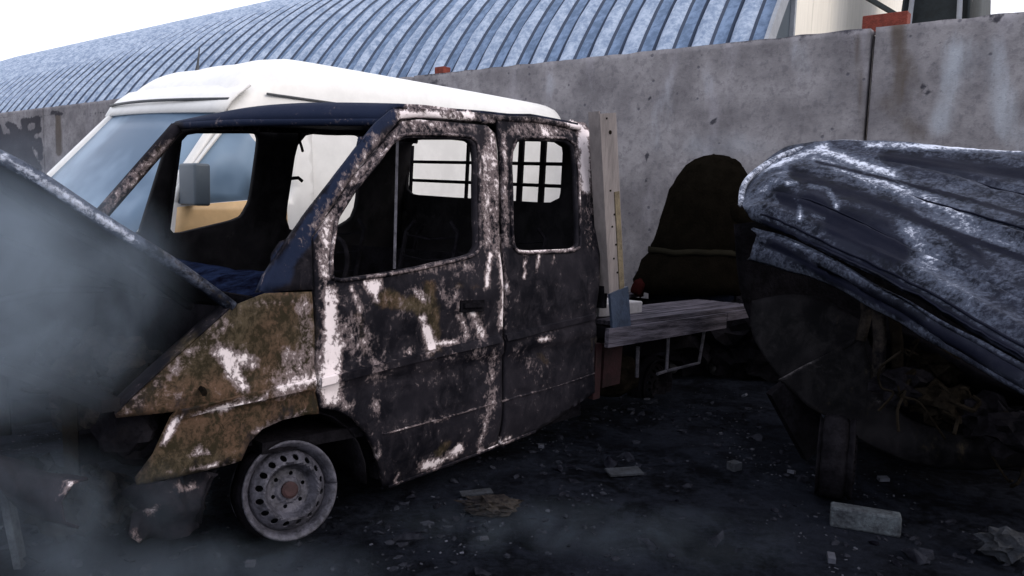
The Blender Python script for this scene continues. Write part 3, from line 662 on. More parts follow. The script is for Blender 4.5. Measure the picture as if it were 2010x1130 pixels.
# burnt interior
def lump(name, c, size, mat, parent, seed, amp=.35, n=3, freq=3.0):
    bm = bmesh.new(); bmesh.ops.create_icosphere(bm, subdivisions=n, radius=1)
    for v in bm.verts:
        q = v.co.copy(); k = 1+amp*noise.fractal(q*freq*.6+Vector((seed, seed*2, 0)), 1, 2, 4)
        v.co = Vector((q.x*size[0]*k, q.y*size[1]*k, q.z*size[2]*k))+Vector(c)
    me = bpy.data.meshes.new(name); bm.to_mesh(me); bm.free(); return link(name, me, mat, parent)
MB().box((.95, .95, .42), (2.15, 1.8, .05)).build('cab_floor', MAT['soot'], truck)
rows = fine([[Vector((u, v, z+.05*noise.noise(Vector((u*5, v*4, 2))))) for v in (.10, .5, .95, 1.4, 1.8)] for u, z in ((-.16, 1.02), (-.02, 1.08), (.15, 1.12), (.27, 1.05), (.30, .82), (.22, .6))], 5, 4)
for r in rows:
    for p in r: p += noise.noise_vector(p*8)*.02
d_ = loft('dashboard', rows, MAT['dark_blue'], truck, .02); wear(d_, TM, [(340, 500, 440, 495, 8, .6, 0), (430, 520, 520, 510, 6, .5, 0)], (.0, 0, .35))
MB().tube([(-.05, .5, .75), (.2, .5, 1.0), (.42, .5, 1.12)], .02, 8).build('steering_column', MAT['soot'], truck)
pts = [Vector((.43+.06*math.cos(a*math.pi/12), .5+.2*math.sin(a*math.pi/12), 1.13+.19*math.cos(a*math.pi/12))) for a in range(25)]
MB().tube(pts, .012, 6).build('steering_wheel_rim', MAT['soot'], truck)
for u, v in ((.95, .45), (.95, 1.3), (1.75, .5), (1.75, 1.3)):
    q = MB(); x0 = u; z0 = .75
    for dv in (-.22, .22): q.tube([(x0-.4, v+dv, z0), (x0, v+dv, z0+.02), (x0+.10, v+dv, z0+.3), (x0+.16, v+dv, z0+.62), (x0+.165, v+dv*.7, z0+.68)], .014, 6)
    for k in range(5): q.tube([(x0+.06+.025*k, v-.22, z0+.12+.12*k), (x0+.05+.025*k, v, z0+.10+.12*k), (x0+.06+.025*k, v+.22, z0+.12+.12*k)], .006, 5)
    for k in range(5): q.tube([(x0-.35+.08*k, v-.22, z0), (x0-.35+.08*k, v+.22, z0)], .006, 5)
    for dv in (-.2, .2): q.beam((x0-.3, v+dv, .44), (x0-.3, v+dv, z0), .03, .03).beam((x0, v+dv, .44), (x0, v+dv, z0), .03, .03)
    q.build('seat_frame', MAT['soot'], truck)
MB().beam((1.55, .12, 1.0), (1.55, 1.8, 1.0), .03, .5).build('seat_bulkhead', MAT['soot'], truck, rough=.01)
# bonnet: raised, hinged at the screen, buckled
rows = []
hN = onplane(TM, 455, 602, 1, .02); fN = onplane(TM, 0, 308, 1, .10)
m1 = onplane(TM, 200, 432, 1, .05); m0 = onplane(TM, 330, 512, 1, .03); m2 = onplane(TM, 70, 345, 1, .08)
prof = [hN, m0, m1, m2, fN, fN+(fN-m2)*.9]
for s, dz in ((0, 0), (.12, .0), (.3, -.03), (.5, -.14), (.7, -.36), (.88, -.60), (1, -.80)):
    rows.append([p+Vector((0, (1.82-.1)*s, (dz if k_ else 0)*min(1, k_/3.0)*1.15-.02*s)) for k_, p in enumerate(prof)])
rows = fine(rows, 5, 4)
for i, r in enumerate(rows):
    for j, p in enumerate(r):
        p.z += .012*noise.noise(Vector((p.x*4, p.y*3, 0)))*(1 if i > 0 else .3)
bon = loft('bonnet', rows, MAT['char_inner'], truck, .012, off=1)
wear(bon, TM, [(0, 305, 455, 600, 10, .5, 0)], (.10, .02, .1))
edge = [p+Vector((0, -.004, 0)) for p in rows[0]]
g = MB().tube(edge, .024, 8).build('bonnet_edge', MAT['wreck'], truck, True); wear(g, TM, [(0, 305, 260, 470, 14, .85, 0), (260, 470, 400, 560, 12, .45, 0), (300, 480, 455, 600, 12, .5, 1)], (.25, 0, 0))
q = MB()                                             # ribs under the bonnet
for s in (6, 12, 18): q.tube([p+Vector((0, 0, -.03)) for p in rows[s]], .018, 6)
q.build('bonnet_ribs', MAT['soot'], truck, True)
# engine bay
MB().box((-.18, .95, .75), (.04, 1.75, .62)).build('firewall', MAT['soot'], truck, rough=.01)
MB().box((-.45, 1.80, .72), (.7, .03, .45)).build('far_wing', MAT['soot'], truck, rough=.01)
a_ = onplane(TM, 232, 797, 0, -.74); b_ = onplane(TM, -60, 765, 0, -.74)
a_ = Vector((-.74, .02, .69)); b_ = Vector((-.78, 1.80, .60))
MB().beam(a_, (a_+b_)/2+Vector((0, 0, .02)), .06, .05).beam((a_+b_)/2+Vector((0, 0, .02)), b_, .06, .05).build('front_crossmember', MAT['char_inner'], truck, rough=.01)
for v in (.45, 1.4): MB().beam((-.72, v, .28), (-.74, v+.01, .66), .04, .05).build('radiator_support', MAT['soot_brown'], truck, rough=.01)
lump('engine_block', (-.42, .95, .58), (.22, .30, .20), MAT['burnt_lump'], truck, 3, .5, 4)
lump('battery_remains', (-.45, .42, .62), (.12, .12, .12), MAT['soot_brown'], truck, 8, .4)
lump('air_box', (-.42, 1.45, .66), (.15, .14, .12), MAT['soot'], truck, 18, .4)
q = MB(); random.seed(3)
for k in range(14):
    p = Vector((random.uniform(-.7, -.25), random.uniform(.15, 1.6), random.uniform(.55, .72))); pts = [p]
    for j in range(5): p = p+Vector((random.uniform(-.08, .08), random.uniform(-.15, .15), random.uniform(-.05, .04))); pts.append(p)
    q.tube(cr(pts, 4), random.uniform(.005, .014), 5)
q.build('burnt_hoses', MAT['soot_brown'], truck)
# flange on top of the wing
fl = SP([(458, 600), (400, 652), (320, 724), (262, 778), (226, 813)])
rows = [[Vector((u, V(u, z)-.002, z)) for u, z in fl], [Vector((u+.01, V(u, z)+.03, z+.018)) for u, z in fl], [Vector((u+.02, V(u, z)+.10, z+.015)) for u, z in fl]]
g = loft('wing_flange', fine(rows, 5, 3), MAT['char'], truck, .006); wear(g, TM, rust, (.15, .25, .1))
# near headlamp cavity, bumper remains and torn arch liner
lump('headlamp_cavity', (-.58, .26, .52), (.12, .16, .12), MAT['soot'], truck, 12, .3)
bm_ = sheet('torn_bumper_end', SP([(268, 955), (400, 930), (432, 935), (405, 985), (400, 1040), (340, 1062), (275, 1068), (250, 1045), (280, 1005), (245, 975)]), [], lambda u, z: Vector((u, V(u, z)+.03+.10*noise.noise(Vector((u*7, z*7, 4)))+.04*noise.noise(Vector((u*20, z*20, 4))), z)), .025, MAT['char'], truck, .01, 1, flip=True)
wear(bm_, TM, [(290, 1005, 310, 1000, 9, .9, 0), (262, 1045, 272, 1060, 8, .8, 0), (350, 960, 380, 950, 12, .5, 0)], (.0, .2, 0))
q = MB()
bp_ = [(-.86, .05, .36), (-.93, .35, .35), (-.97, .75, .33), (-.97, 1.2, .30), (-.9, 1.7, .27)]
rows = [[Vector(p)+Vector((dx, 0, dz))+noise.noise_vector(Vector(p)*3+Vector((dz*9, 0, 0)))*.04 for p in cr(bp_, 8)] for dx, dz in ((.05, .07), (0, .06), (-.03, 0), (-.01, -.07), (.04, -.10))]
g = loft('front_bumper', rows, MAT['char'], truck, .01); wear(g, TM, [(115, 935, 145, 945, 5, 1, 0), (185, 938, 205, 938, 4, .9, 0), (185, 985, 230, 1010, 8, .6, 0), (140, 975, 160, 985, 7, .5, 0)], (.02, .1, .1))
for k, (px, py) in enumerate([(150, 980), (205, 1000), (60, 975), (330, 1010), (110, 1040)]):
    P_ = gnd(px, py+35); P_ = TM.inverted() @ P_
    lump('melted_bumper_piece', (P_.x+.05, P_.y+.05, .10), (.10, .14, .10), MAT['burnt_lump'] if k in (0, 1, 3) else MAT['soot_brown'], truck, 31+k, .7, 3, 5)
# inner arch and chassis
rows = []
for k in range(13):
    a = math.pi*(k/12); rows.append([Vector((.02-.40*math.cos(a), v, .16+.40*math.sin(a))) for v in (.05, .2, .45, .62)])
loft('arch_liner', rows, MAT['soot'], truck, .008)
for v in (.55, 1.35): MB().beam((-.7, v, .40), (4.25, v, .56), .07, .13).build('chassis_rail', MAT['soot'], truck)
MB().beam((.5, .10, .20), (2.1, .10, .30), .06, .08).build('sill', MAT['soot'], truck)

# ---- wheel
def wheel_at(M_, parent, name='wheel', rm='steel'):
    wh = bpy.data.objects.new(name, None); col.objects.link(wh); wh.parent = parent; wh.matrix_local = M_
    circ = lambda r, n, cx=0, cy=0: [(cx+r*math.cos(2*math.pi*k/n), cy+r*math.sin(2*math.pi*k/n)) for k in range(n)]
    holes = [circ(.0135, 10, .139*math.cos(2*math.pi*(k+.5)/16), .139*math.sin(2*math.pi*(k+.5)/16)) for k in range(16)]
    holes += [circ(.0095, 8, .070*math.cos(2*math.pi*k/6+.3), .070*math.sin(2*math.pi*k/6+.3)) for k in range(6)]
    def pr(r):
        pts = [(0, .030), (.052, .030), (.056, .040), (.092, .040), (.100, .028), (.115, -.012), (.122, -.014), (.150, .018), (.166, .040), (.172, .06)]
        for (a, za), (b, zb) in zip(pts, pts[1:]):
            if r <= b: return za+(zb-za)*(r-a)/(b-a)
        return pts[-1][1]
    sheet('rim_disc', circ(.172, 64), holes, lambda x, z: Vector((x, pr(math.hypot(x, z)), z)), .009, MAT[rm], wh, .004, 0, smooth=False)
    rimp = [(.172, .16), (.170, .10), (.172, .05), (.180, .022), (.188, .008), (.198, .0), (.206, -.004), (.211, .002), (.209, .010), (.196, .02), (.190, .05), (.176, .08), (.176, .14), (.20, .165), (.208, .17)]
    rows = [[Vector((r*math.cos(2*math.pi*k/64), y, r*math.sin(2*math.pi*k/64))) for r, y in rimp] for k in range(65)]
    loft('rim_barrel', rows, MAT[rm], wh, .003, smooth=True)
    MB().tube([(0, .05, 0), (0, .012, 0), (0, .005, 0)], [.036, .036, .026], 20).build('hub_cap', MAT['hub_rust'] if rm == 'steel' else MAT['soot'], wh)
    rows = [[Vector(((r+.012*noise.noise(Vector((k*.3, r*30, 1))))*math.cos(2*math.pi*k/48), y, (r+.012*noise.noise(Vector((k*.3, r*30, 1))))*math.sin(2*math.pi*k/48))) for r, y in ((.20, .03), (.213, .05), (.218, .09), (.216, .14), (.20, .155))] for k in range(49)]
    loft('tyre_remains', rows, MAT['soot'], wh, .006)
    return wh
P_ = onplane(TM, 572, 962, 1, .0)
wheel_at(Matrix.Translation((P_.x, .0, P_.z)) @ Matrix.Rotation(math.radians(-10), 4, 'Z') @ Matrix.Rotation(math.radians(-12), 4, 'X'), truck)
wheel_at(Matrix.Translation((0, 1.86, .21)) @ Matrix.Rotation(math.pi, 4, 'Z'), truck)
wheel_at(Matrix.Translation((3.6, .42, .24)), truck, rm='soot'); wheel_at(Matrix.Translation((3.55, 1.80, .24)) @ Matrix.Rotation(math.pi, 4, 'Z'), truck, rm='soot')  # rear rims coloured black to paint the dark under the bed

# ---- flatbed
bz = .86
a_, b_ = onplane(TM, 1245, 645, 2, bz), onplane(TM, 1475, 588, 2, bz)
ue = 4.28
def bedz(u): return .775+.030*u
for k in range(14):
    v = -.03+.135*k; uu = ue-.02*noise.noise(Vector((k, 0, 0)))
    if k in (4, 5, 6, 7): uu = 3.2+.2*noise.noise(Vector((k*3, 0, 0)))          # burnt short
    MB().beam((2.32, v+.06, bedz(2.32)), (uu, v+.06, bedz(uu)), .115, .03).build('bed_board', MAT['bed_wood'], truck, rough=.004, seed=k)
MB().beam((2.18, -.045, bedz(2.2)-.075), (3.75, -.045, bedz(3.75)-.075), .03, .12).build('side_rail', MAT['bed_wood'], truck, rough=.004)
MB().beam((3.76, -.045, bedz(3.75)-.045), (4.30, -.045, bedz(4.3)-.045), .03, .07).build('side_rail', MAT['bed_wood'], truck, rough=.004)
for u in (2.3, 3.0, 3.7, 4.22): MB().beam((u, -.02, bedz(u)-.06), (u, 1.86, bedz(u)-.06), .06, .07).build('bed_crossmember', MAT['soot'], truck)
# headboard stake
pa = onplane(TM, 1192, 222, 1, -.03); pb = onplane(TM, 1210, 575, 1, -.03); pc = onplane(TM, 1220, 658, 1, -.04)
q = MB(); q.beam(pa, pb, .012, .17, (1, 0, 0)); q.beam(pa+Vector((.082, .04, 0)), pb+Vector((.082, .04, 0)), .08, .012, (1, 0, 0)); q.beam(pa+Vector((-.082, .04, 0)), pb+Vector((-.082, .04, 0)), .08, .012, (1, 0, 0))
st_ = q.build('headboard_post', MAT['post_yellow'], truck)
for k, f in enumerate((.03, .10, .42, .55, .62, .72, .80, .88)):
    P_ = pa+(pb-pa)*f
    MB().tube([P_+Vector((.01 if k % 2 else -.02, -.012, 0)), P_+Vector((.01 if k % 2 else -.02, -.006, 0))], .006 if k != 1 else .012, 8).build('bolt', MAT['soot_brown'], st_)
MB().beam(pa+(pb-pa)*.42+Vector((.045, -.010, 0)), pb+Vector((.045, -.010, .02)), .006, .05, (1, 0, 0)).build('yellow_strip', MAT['strip_yellow'], st_)
MB().beam(pb+Vector((0, -.012, .02)), pc, .018, .20, (1, 0, 0)).build('post_foot_plate', MAT['post_blue'], truck)
pf = pa+Vector((0, 2.02, -.3)); MB().beam(pf, pb+Vector((0, 2.02, 0)), .1, .1).build('headboard_post', MAT['post_yellow'], truck)
MB().beam((2.2, 0, 1.27), (2.2, 1.8, 1.27), .04, .64).build('headboard_panel', MAT['soot'], truck)
pp_ = TM @ Vector((2.62, .42, bedz(2.6)+.06))
o = MB().box((0, 0, 0), (.62, .5, .09)).build('pale_panel', MAT['pale_board']); bevel(o, .01)
o.matrix_world = Matrix.Translation(pp_) @ TM.to_3x3().to_4x4() @ Matrix.Rotation(.1, 4, 'Z'); tag(o, 'pale flat panel lying on the flatbed behind the headboard post', 'panel')
# guard frame under the bed, red bracket
g0 = [onplane(TM, x, y, 1, .02) for x, y in ((1312, 662), (1308, 728), (1372, 712), (1384, 640))]
MB().tube([g0[0], g0[1]], .012, 6).tube([g0[1]+Vector((-.12, 0, -.01)), g0[1], g0[2], g0[3]], .012, 6).build('side_guard', MAT['steel'], truck)
MB().tube([onplane(TM, 1252, 680, 1, .1), onplane(TM, 1250, 740, 1, .1)], .014, 6).build('side_guard_strut', MAT['steel'], truck)
r0 = onplane(TM, 1190, 700, 1, .03)
MB().beam((2.22, .06, .72), (2.22, .06, .36), .05, .07, (1, 0, 0)).beam((2.42, .09, .70), (2.42, .09, .42), .05, .2, (1, 0, 0)).build('red_mudguard_bracket', MAT['red_frame'], truck, rough=.01)
lump('fuel_tank', (2.75, .35, .42), (.35, .2, .16), MAT['soot_brown'], truck, 5, .15)
lump('cab_corner_debris', (2.1, .05, .72), (.05, .05, .09), MAT['burnt_lump'], truck, 15, .6)

# ================================================================== COLLAPSED WRECK, right foreground
RM = Matrix.Translation(gnd(1800, 1000, 0)); RI = RM.inverted()
wreck = empty('collapsed_vehicle', RM, 'burnt out vehicle at the right with a buckled ribbed roof of bare bluish steel', 'vehicle')
def D(px, py, d): return RI @ deep(px, py, d)
grid = [
 [(1475, 345, 5.35), (1540, 300, 5.45), (1620, 284, 5.4), (1700, 282, 5.3), (1850, 288, 5.0), (2010, 295, 4.7), (2250, 300, 4.3)],
 [(1468, 355, 5.20), (1530, 315, 5.25), (1610, 303, 5.1), (1700, 312, 4.95), (1850, 335, 4.6), (2010, 375, 4.2), (2250, 410, 3.7)],
 [(1462, 370, 5.05), (1520, 332, 5.0), (1600, 330, 4.85), (1700, 350, 4.65), (1850, 395, 4.25), (2010, 440, 3.8), (2250, 500, 3.3)],
 [(1458, 385, 4.9), (1510, 350, 4.85), (1590, 360, 4.65), (1700, 395, 4.4), (1850, 455, 3.95), (2010, 525, 3.5), (2250, 610, 2.95)],
 [(1457, 398, 4.8), (1510, 385, 4.7), (1590, 405, 4.45), (1700, 455, 4.15), (1850, 530, 3.7), (2010, 610, 3.2), (2250, 720, 2.65)],
 [(1462, 412, 4.7), (1510, 420, 4.55), (1590, 455, 4.3), (1700, 505, 4.0), (1850, 580, 3.5), (2010, 670, 3.0), (2250, 790, 2.45)],
 [(1480, 432, 4.65), (1530, 452, 4.45), (1600, 482, 4.2), (1700, 530, 3.9), (1850, 612, 3.4), (2010, 705, 2.9), (2250, 830, 2.35)]]
rows = fine([[D(*c) for c in r] for r in grid], 10, 14)
nr = len(rows)
for i, r in enumerate(rows):
    for j, p in enumerate(r):
        x, y = project(RM @ p); f = i/(nr-1)
        amp = min(1, j/10)
        rib = 0
        for rc, wd, h_ in ((.08, .03, .05), (.17, .010, -.045), (.21, .012, .02), (.36, .008, -.035), (.385, .012, .022), (.62, .008, -.035), (.65, .014, .024), (.80, .05, .03), (.95, .010, -.035)):
            rib += h_*max(0, 1-abs(f-rc-.006*math.sin(j*.10+rc*9))/(wd*1.5))
        p.z += rib*amp+.014*noise.noise(p*1.6)+.008*noise.noise(p*8)+.006*noise.noise(p*21)+.012*noise.noise(Vector((p.x*1.2, f*7, 0)))*amp
        p.y += .5*rib*amp
wroof = loft('buckled_roof', rows, MAT['wreck'], wreck, .006)
wm = [(1620, 300, 1760, 345, 10, .9, 0), (1700, 345, 1900, 430, 16, .75, 0), (1600, 315, 1760, 370, 8, .8, 0), (1840, 440, 1990, 490, 18, .7, 0), (1860, 380, 2010, 420, 12, .5, 0), (1700, 284, 2010, 296, 6, 1.0, 0), (1470, 345, 1620, 288, 8, .9, 0),
 (1775, 440, 1830, 520, 22, .72, 0), (1800, 520, 1900, 580, 20, .6, 0), (1850, 590, 1960, 640, 16, .5, 0), (1900, 540, 2010, 640, 26, .35, 0),
 (1545, 362, 1560, 358, 5, .9, 0), (1522, 380, 1526, 400, 4, .8, 0), (1590, 365, 1625, 370, 5, .95, 0), (1628, 372, 1642, 410, 5, .95, 0), (1566, 395, 1572, 432, 5, .95, 0), (1600, 425, 1620, 430, 4, .8, 0), (1470, 405, 1540, 345, 16, .6, 0), (1462, 385, 1500, 425, 8, .55, 0),
 (1600, 318, 1880, 388, 3, 1.0, 2), (1880, 388, 2010, 425, 3, 1.0, 2), (1560, 345, 1780, 420, 12, .7, 2), (1780, 425, 2010, 510, 7, .9, 2), (1740, 310, 2010, 345, 10, .8, 2),
 (1530, 385, 1560, 400, 16, .8, 2), (1590, 395, 1610, 405, 16, 1.0, 2), (1640, 440, 1760, 495, 26, .95, 2), (1660, 420, 1740, 440, 14, .6, 2), (1850, 450, 1930, 510, 10, .6, 2), (1700, 520, 2010, 700, 5, .9, 2), (1500, 435, 1700, 525, 4, 1.0, 2)]
wear(wroof, RM, wm, (.38, 0, .05))  # pale strokes beside the creases paint their highlight edges
for f0, r_ in ((.17, .007), (.36, .006), (.62, .006), (.90, .007)):
    i0 = int(f0*(nr-1)); pts = [p+Vector((0, -.004, .012)) for p in rows[i0][6::2]]
    g = MB().tube(pts, r_, 6).build('roof_seam', MAT['wreck'], wreck, True); wear(g, RM, [(1500, 300, 2010, 600, 400, .8, 2)], (.05, 0, .5))
# front corner lip and roof bows
lipw = MB().tube(cr([D(1455, 402, 4.8), D(1462, 360, 5.0), D(1500, 325, 5.15), D(1560, 296, 5.3), D(1640, 280, 5.35), D(1705, 282, 5.3)], 6), .02, 8).build('roof_front_edge', MAT['wreck'], wreck, True)
wear(lipw, RM, [(1455, 402, 1700, 280, 60, .75, 0)], (.7, .1, 0))
g2 = [
 [(1478, 445, 4.6), (1540, 462, 4.42), (1620, 500, 4.15), (1720, 555, 3.85), (1850, 628, 3.4), (2010, 722, 2.88), (2250, 850, 2.3)],
 [(1486, 470, 4.56), (1545, 490, 4.38), (1620, 520, 4.12), (1720, 578, 3.8), (1850, 655, 3.35), (2010, 748, 2.84), (2250, 880, 2.27)],
 [(1470, 505, 4.6), (1540, 525, 4.4), (1620, 548, 4.15), (1720, 600, 3.8), (1850, 672, 3.36), (2010, 762, 2.86), (2250, 900, 2.3)]]
rows = fine([[D(*c) for c in r] for r in g2], 7, 5)
for i, r in enumerate(rows):
    for p in r: p += noise.noise_vector(p*4)*.012+Vector((0, .02*math.sin(i*1.3), .008*math.sin(i*1.9)))
g = loft('roof_rail', rows, MAT['wreck'], wreck, .02); wear(g, RM, [(1520, 480, 2010, 740, 8, .9, 2), (1500, 520, 1620, 545, 12, .6, 0), (1540, 470, 2010, 740, 6, .35, 0), (1995, 690, 2010, 700, 12, .9, 0), (1560, 480, 1600, 490, 6, .6, 0), (1640, 560, 1850, 660, 8, .6, 0)], (.38, 0, 0))
# door skin left below, sill, dark cavity
g3 = [
 [(1475, 590, 4.55), (1540, 575, 4.5), (1620, 590, 4.4), (1700, 640, 4.25)],
 [(1480, 650, 4.5), (1540, 665, 4.45), (1620, 660, 4.35), (1700, 665, 4.2)],
 [(1505, 700, 4.45), (1560, 715, 4.4), (1620, 690, 4.3), (1690, 660, 4.2)],
 [(1535, 745, 4.4), (1570, 735, 4.36), (1630, 700, 4.28), (1690, 655, 4.2)]]
rows = fine([[D(*c) for c in r] for r in g3], 5, 5)
for r in rows:
    for p in r: p += noise.noise_vector(p*3)*.03
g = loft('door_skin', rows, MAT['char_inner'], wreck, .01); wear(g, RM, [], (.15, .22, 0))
g4 = [
 [(1530, 745, 4.38), (1600, 705, 4.3), (1700, 660, 4.2)],
 [(1560, 770, 4.36), (1620, 745, 4.28), (1710, 720, 4.15)],
 [(1590, 800, 4.3), (1660, 780, 4.2), (1740, 770, 4.1)],
 [(1640, 832, 4.2), (1720, 830, 4.1), (1800, 830, 3.95)],
 [(1760, 890, 4.0), (1850, 880, 3.85), (1950, 860, 3.7)],
 [(1850, 915, 3.9), (1950, 915, 3.75), (2150, 900, 3.4)]]
rows = fine([[D(*c) for c in r] for r in g4], 6, 5)
for r in rows:
    for p in r: p += noise.noise_vector(p*4)*.025
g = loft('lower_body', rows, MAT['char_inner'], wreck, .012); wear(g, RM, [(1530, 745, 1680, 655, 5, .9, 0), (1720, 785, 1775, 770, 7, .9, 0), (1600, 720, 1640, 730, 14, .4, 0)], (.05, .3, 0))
g5 = [[(1700, 640, 4.2), (1800, 660, 4.0), (1950, 740, 3.7), (2200, 820, 3.3)], [(1740, 780, 4.6), (1850, 790, 4.4), (2000, 830, 4.1), (2300, 860, 3.7)], [(1700, 850, 4.4), (1850, 900, 4.1), (2050, 930, 3.8), (2350, 940, 3.4)]]
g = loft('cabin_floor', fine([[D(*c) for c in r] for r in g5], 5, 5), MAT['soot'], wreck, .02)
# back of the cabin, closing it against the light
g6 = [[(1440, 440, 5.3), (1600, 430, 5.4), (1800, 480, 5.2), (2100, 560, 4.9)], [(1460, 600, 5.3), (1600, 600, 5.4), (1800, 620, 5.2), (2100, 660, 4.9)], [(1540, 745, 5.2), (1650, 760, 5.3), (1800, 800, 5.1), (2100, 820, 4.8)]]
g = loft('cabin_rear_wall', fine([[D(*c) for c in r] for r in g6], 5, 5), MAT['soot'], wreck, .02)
for (x0, y0, x1, y1, d, r) in ((1722, 560, 1722, 770, 4.0, .035), (1750, 580, 1762, 760, 3.95, .03), (1700, 575, 1690, 668, 4.15, .03)):
    g = MB().tube([D(x0, y0, d), D((x0+x1)/2+6, (y0+y1)/2, d), D(x1, y1, d)], r, 7).build('door_pillar', MAT['burnt_lump'] if d > 3.97 else MAT['soot_brown'], wreck, True)
random.seed(11); q = MB()
for k in range(16):
    x, y, d = random.uniform(1740, 1990), random.uniform(640, 840), random.uniform(3.5, 3.9)
    if y < 560+(x-1700)*.62+30: y = 590+(x-1700)*.62+60
    pts = [D(x, y, d)]
    for j in range(4): pts.append(pts[-1]+Vector((random.uniform(-.09, .09), random.uniform(-.05, .05), random.uniform(-.12, .04))))
    q.tube(cr(pts, 4), random.uniform(.004, .012), 5)
q.build('hanging_wires', MAT['soot_brown'], wreck)
for k, (x, y, d) in enumerate([(1780, 760, 3.9), (1850, 790, 3.8), (1930, 820, 3.7), (1840, 720, 4.0), (1985, 850, 3.5)]):
    lump('burnt_remains', D(x, y, d), (.13, .12, .10), MAT['soot_brown'] if k % 2 else MAT['soot'], wreck, 50+k, .7, 3, 4)
# its wheel seen edge on, and a dark under-body
Pw = RI @ gnd(1640, 985)
wheel_at(Matrix.Translation((Pw.x+.02, Pw.y+.1, .21)) @ Matrix.Rotation(math.radians(66-0), 4, 'Z') @ Matrix.Translation((0, -.09, 0)), wreck, rm='soot')
P2 = RI @ gnd(1990, 1010)
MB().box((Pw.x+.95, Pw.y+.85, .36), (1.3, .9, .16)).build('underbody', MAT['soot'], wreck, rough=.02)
q = D(1535, 750, 4.38); MB().beam(q, q+Vector((.28, .1, -.42)), .05, .22).build('torn_arch_strip', MAT['soot'], wreck, rough=.01)

# ================================================================== PERSON leaning over behind the truck bed
DP = 7.0
base = deep(1375, 600, DP); PM = Matrix.Translation((base.x, base.y, 0)); PI_ = PM.inverted()
person = empty('person', PM, 'person in a long dark jacket bending over beside the wall behind the flatbed', 'person')
def Q(px, py, d=0): return PI_ @ deep(px, py, DP+d)
def skin(name, verts, edges, radii, mat, parent, sub=2):
    me = bpy.data.meshes.new(name); me.from_pydata([tuple(v) for v in verts], edges, []); o = link(name, me, mat, parent)
    sk = o.modifiers.new('skin', 'SKIN'); 
    for i, r in enumerate(radii):
        me.skin_vertices[0].data[i].radius = r if isinstance(r, tuple) else (r, r)
    me.skin_vertices[0].data[0].use_root = True
    sk.use_smooth_shade = True
    s2 = o.modifiers.new('sub', 'SUBSURF'); s2.levels = sub; s2.render_levels = sub
    return o
hipc = Q(1345, 560); hipc.z = .98
vv = [hipc, Q(1355, 480), Q(1375, 410), Q(1400, 360), Q(1425, 345, .1), Q(1445, 355, .15),
      Q(1350, 385, .0), Q(1400, 420, -.05), Q(1445, 432, -.06), Q(1470, 434, -.05), Q(1430, 400, .12), Q(1480, 425, .12),
      hipc+Vector((-.13, 0, -.08)), hipc+Vector((-.15, -.03, -.5)), hipc+Vector((-.16, .02, -.90)), hipc+Vector((-.16, -.12, -.94)),
      hipc+Vector((.13, 0, -.08)), hipc+Vector((.17, -.03, -.5)), hipc+Vector((.2, .02, -.90)), hipc+Vector((.2, -.12, -.94))]
ee = [(0, 1), (1, 2), (2, 3), (3, 4), (4, 5), (3, 6), (6, 7), (7, 8), (8, 9), (3, 10), (10, 11), (0, 12), (12, 13), (13, 14), (14, 15), (0, 16), (16, 17), (17, 18), (18, 19)]
rad = [.15, .15, .17, .14, .07, .09, .07, .05, .035, .03, .06, .035, .09, .05, .03, .02, .09, .05, .03, .02]
skin('body', vv, ee, rad, MAT['skin'], person)
# jacket: shell following the bent back, from collar down to the skirt
sect = [(305, 1396, 1418, .03), (308, 1382, 1430, .07), (315, 1366, 1441, .11), (327, 1350, 1455, .15), (347, 1335, 1468, .19), (375, 1321, 1475, .22), (405, 1311, 1480, .24), (435, 1301, 1482, .25), (462, 1290, 1470, .26), (484, 1280, 1455, .255), (494, 1277, 1452, .25), (512, 1270, 1453, .26), (532, 1261, 1453, .27), (552, 1254, 1452, .27), (572, 1250, 1450, .27)]
rows = []
for (y, xl, xr, dp) in sect:
    c_ = Q((xl+xr)/2, y); r_ = (xr-xl)/2/F*DP*1.03; row = []
    for k in range(40):
        a = 2*math.pi*k/40; f_ = 1+.13*noise.noise(Vector((math.cos(a)*2.2, math.sin(a)*2.2, y*.012)))+.085*noise.noise(Vector((math.cos(a)*7, math.sin(a)*7, y*.03)))
        cut = .94 if y == 494 else 1
        row.append(c_+Vector((r_*math.cos(a)*f_*cut, -dp*math.sin(a)*f_*cut, .02*noise.noise(Vector((a*2, y*.05, 3))))))
    rows.append(row)
jk = loft('jacket', rows, MAT['cloth_jacket'], person, .02, closed=True)
mesh('jacket_collar', rows[0], [tuple(range(40))], MAT['cloth_jacket'], jk)
def ringz(row, dz, sc_=1.03):
    c_ = sum(row, Vector())/len(row); return [c_+(v-c_)*sc_+Vector((0, 0, dz)) for v in row]
loft('jacket_band', [ringz(rows[10], .035, 1.07), ringz(rows[10], .0, 1.08), ringz(rows[10], -.02, 1.07)], MAT['cloth_trim'], person, .006, closed=True)
def sleeve(name, pts, rs, mat='cloth_jacket'): return skin(name, pts, [(i, i+1) for i in range(len(pts)-1)], rs, MAT[mat], person)
sleeve('sleeve', [Q(1405, 385, -.10), Q(1432, 415, -.14), Q(1462, 436, -.1), Q(1492, 436, -.05)], [.14, .13, .11, .05])
sleeve('sleeve', [Q(1420, 345, .1), Q(1450, 400, .12), Q(1485, 425, .12)], [.13, .10, .07])
lump('woollen_cap', Q(1428, 346, .0), (.145, .15, .17), MAT['cloth_jacket'], person, 77, .10, 4)
q = MB().tube(cr([Q(1272, 535, -.05), Q(1258, 556, -.08), Q(1247, 577, -.08)], 4), [.05]*4+[.07]*4+[.06], 8)
q.build('red_lining', MAT['cloth_red'], person, True, rough=.02)
rows = []
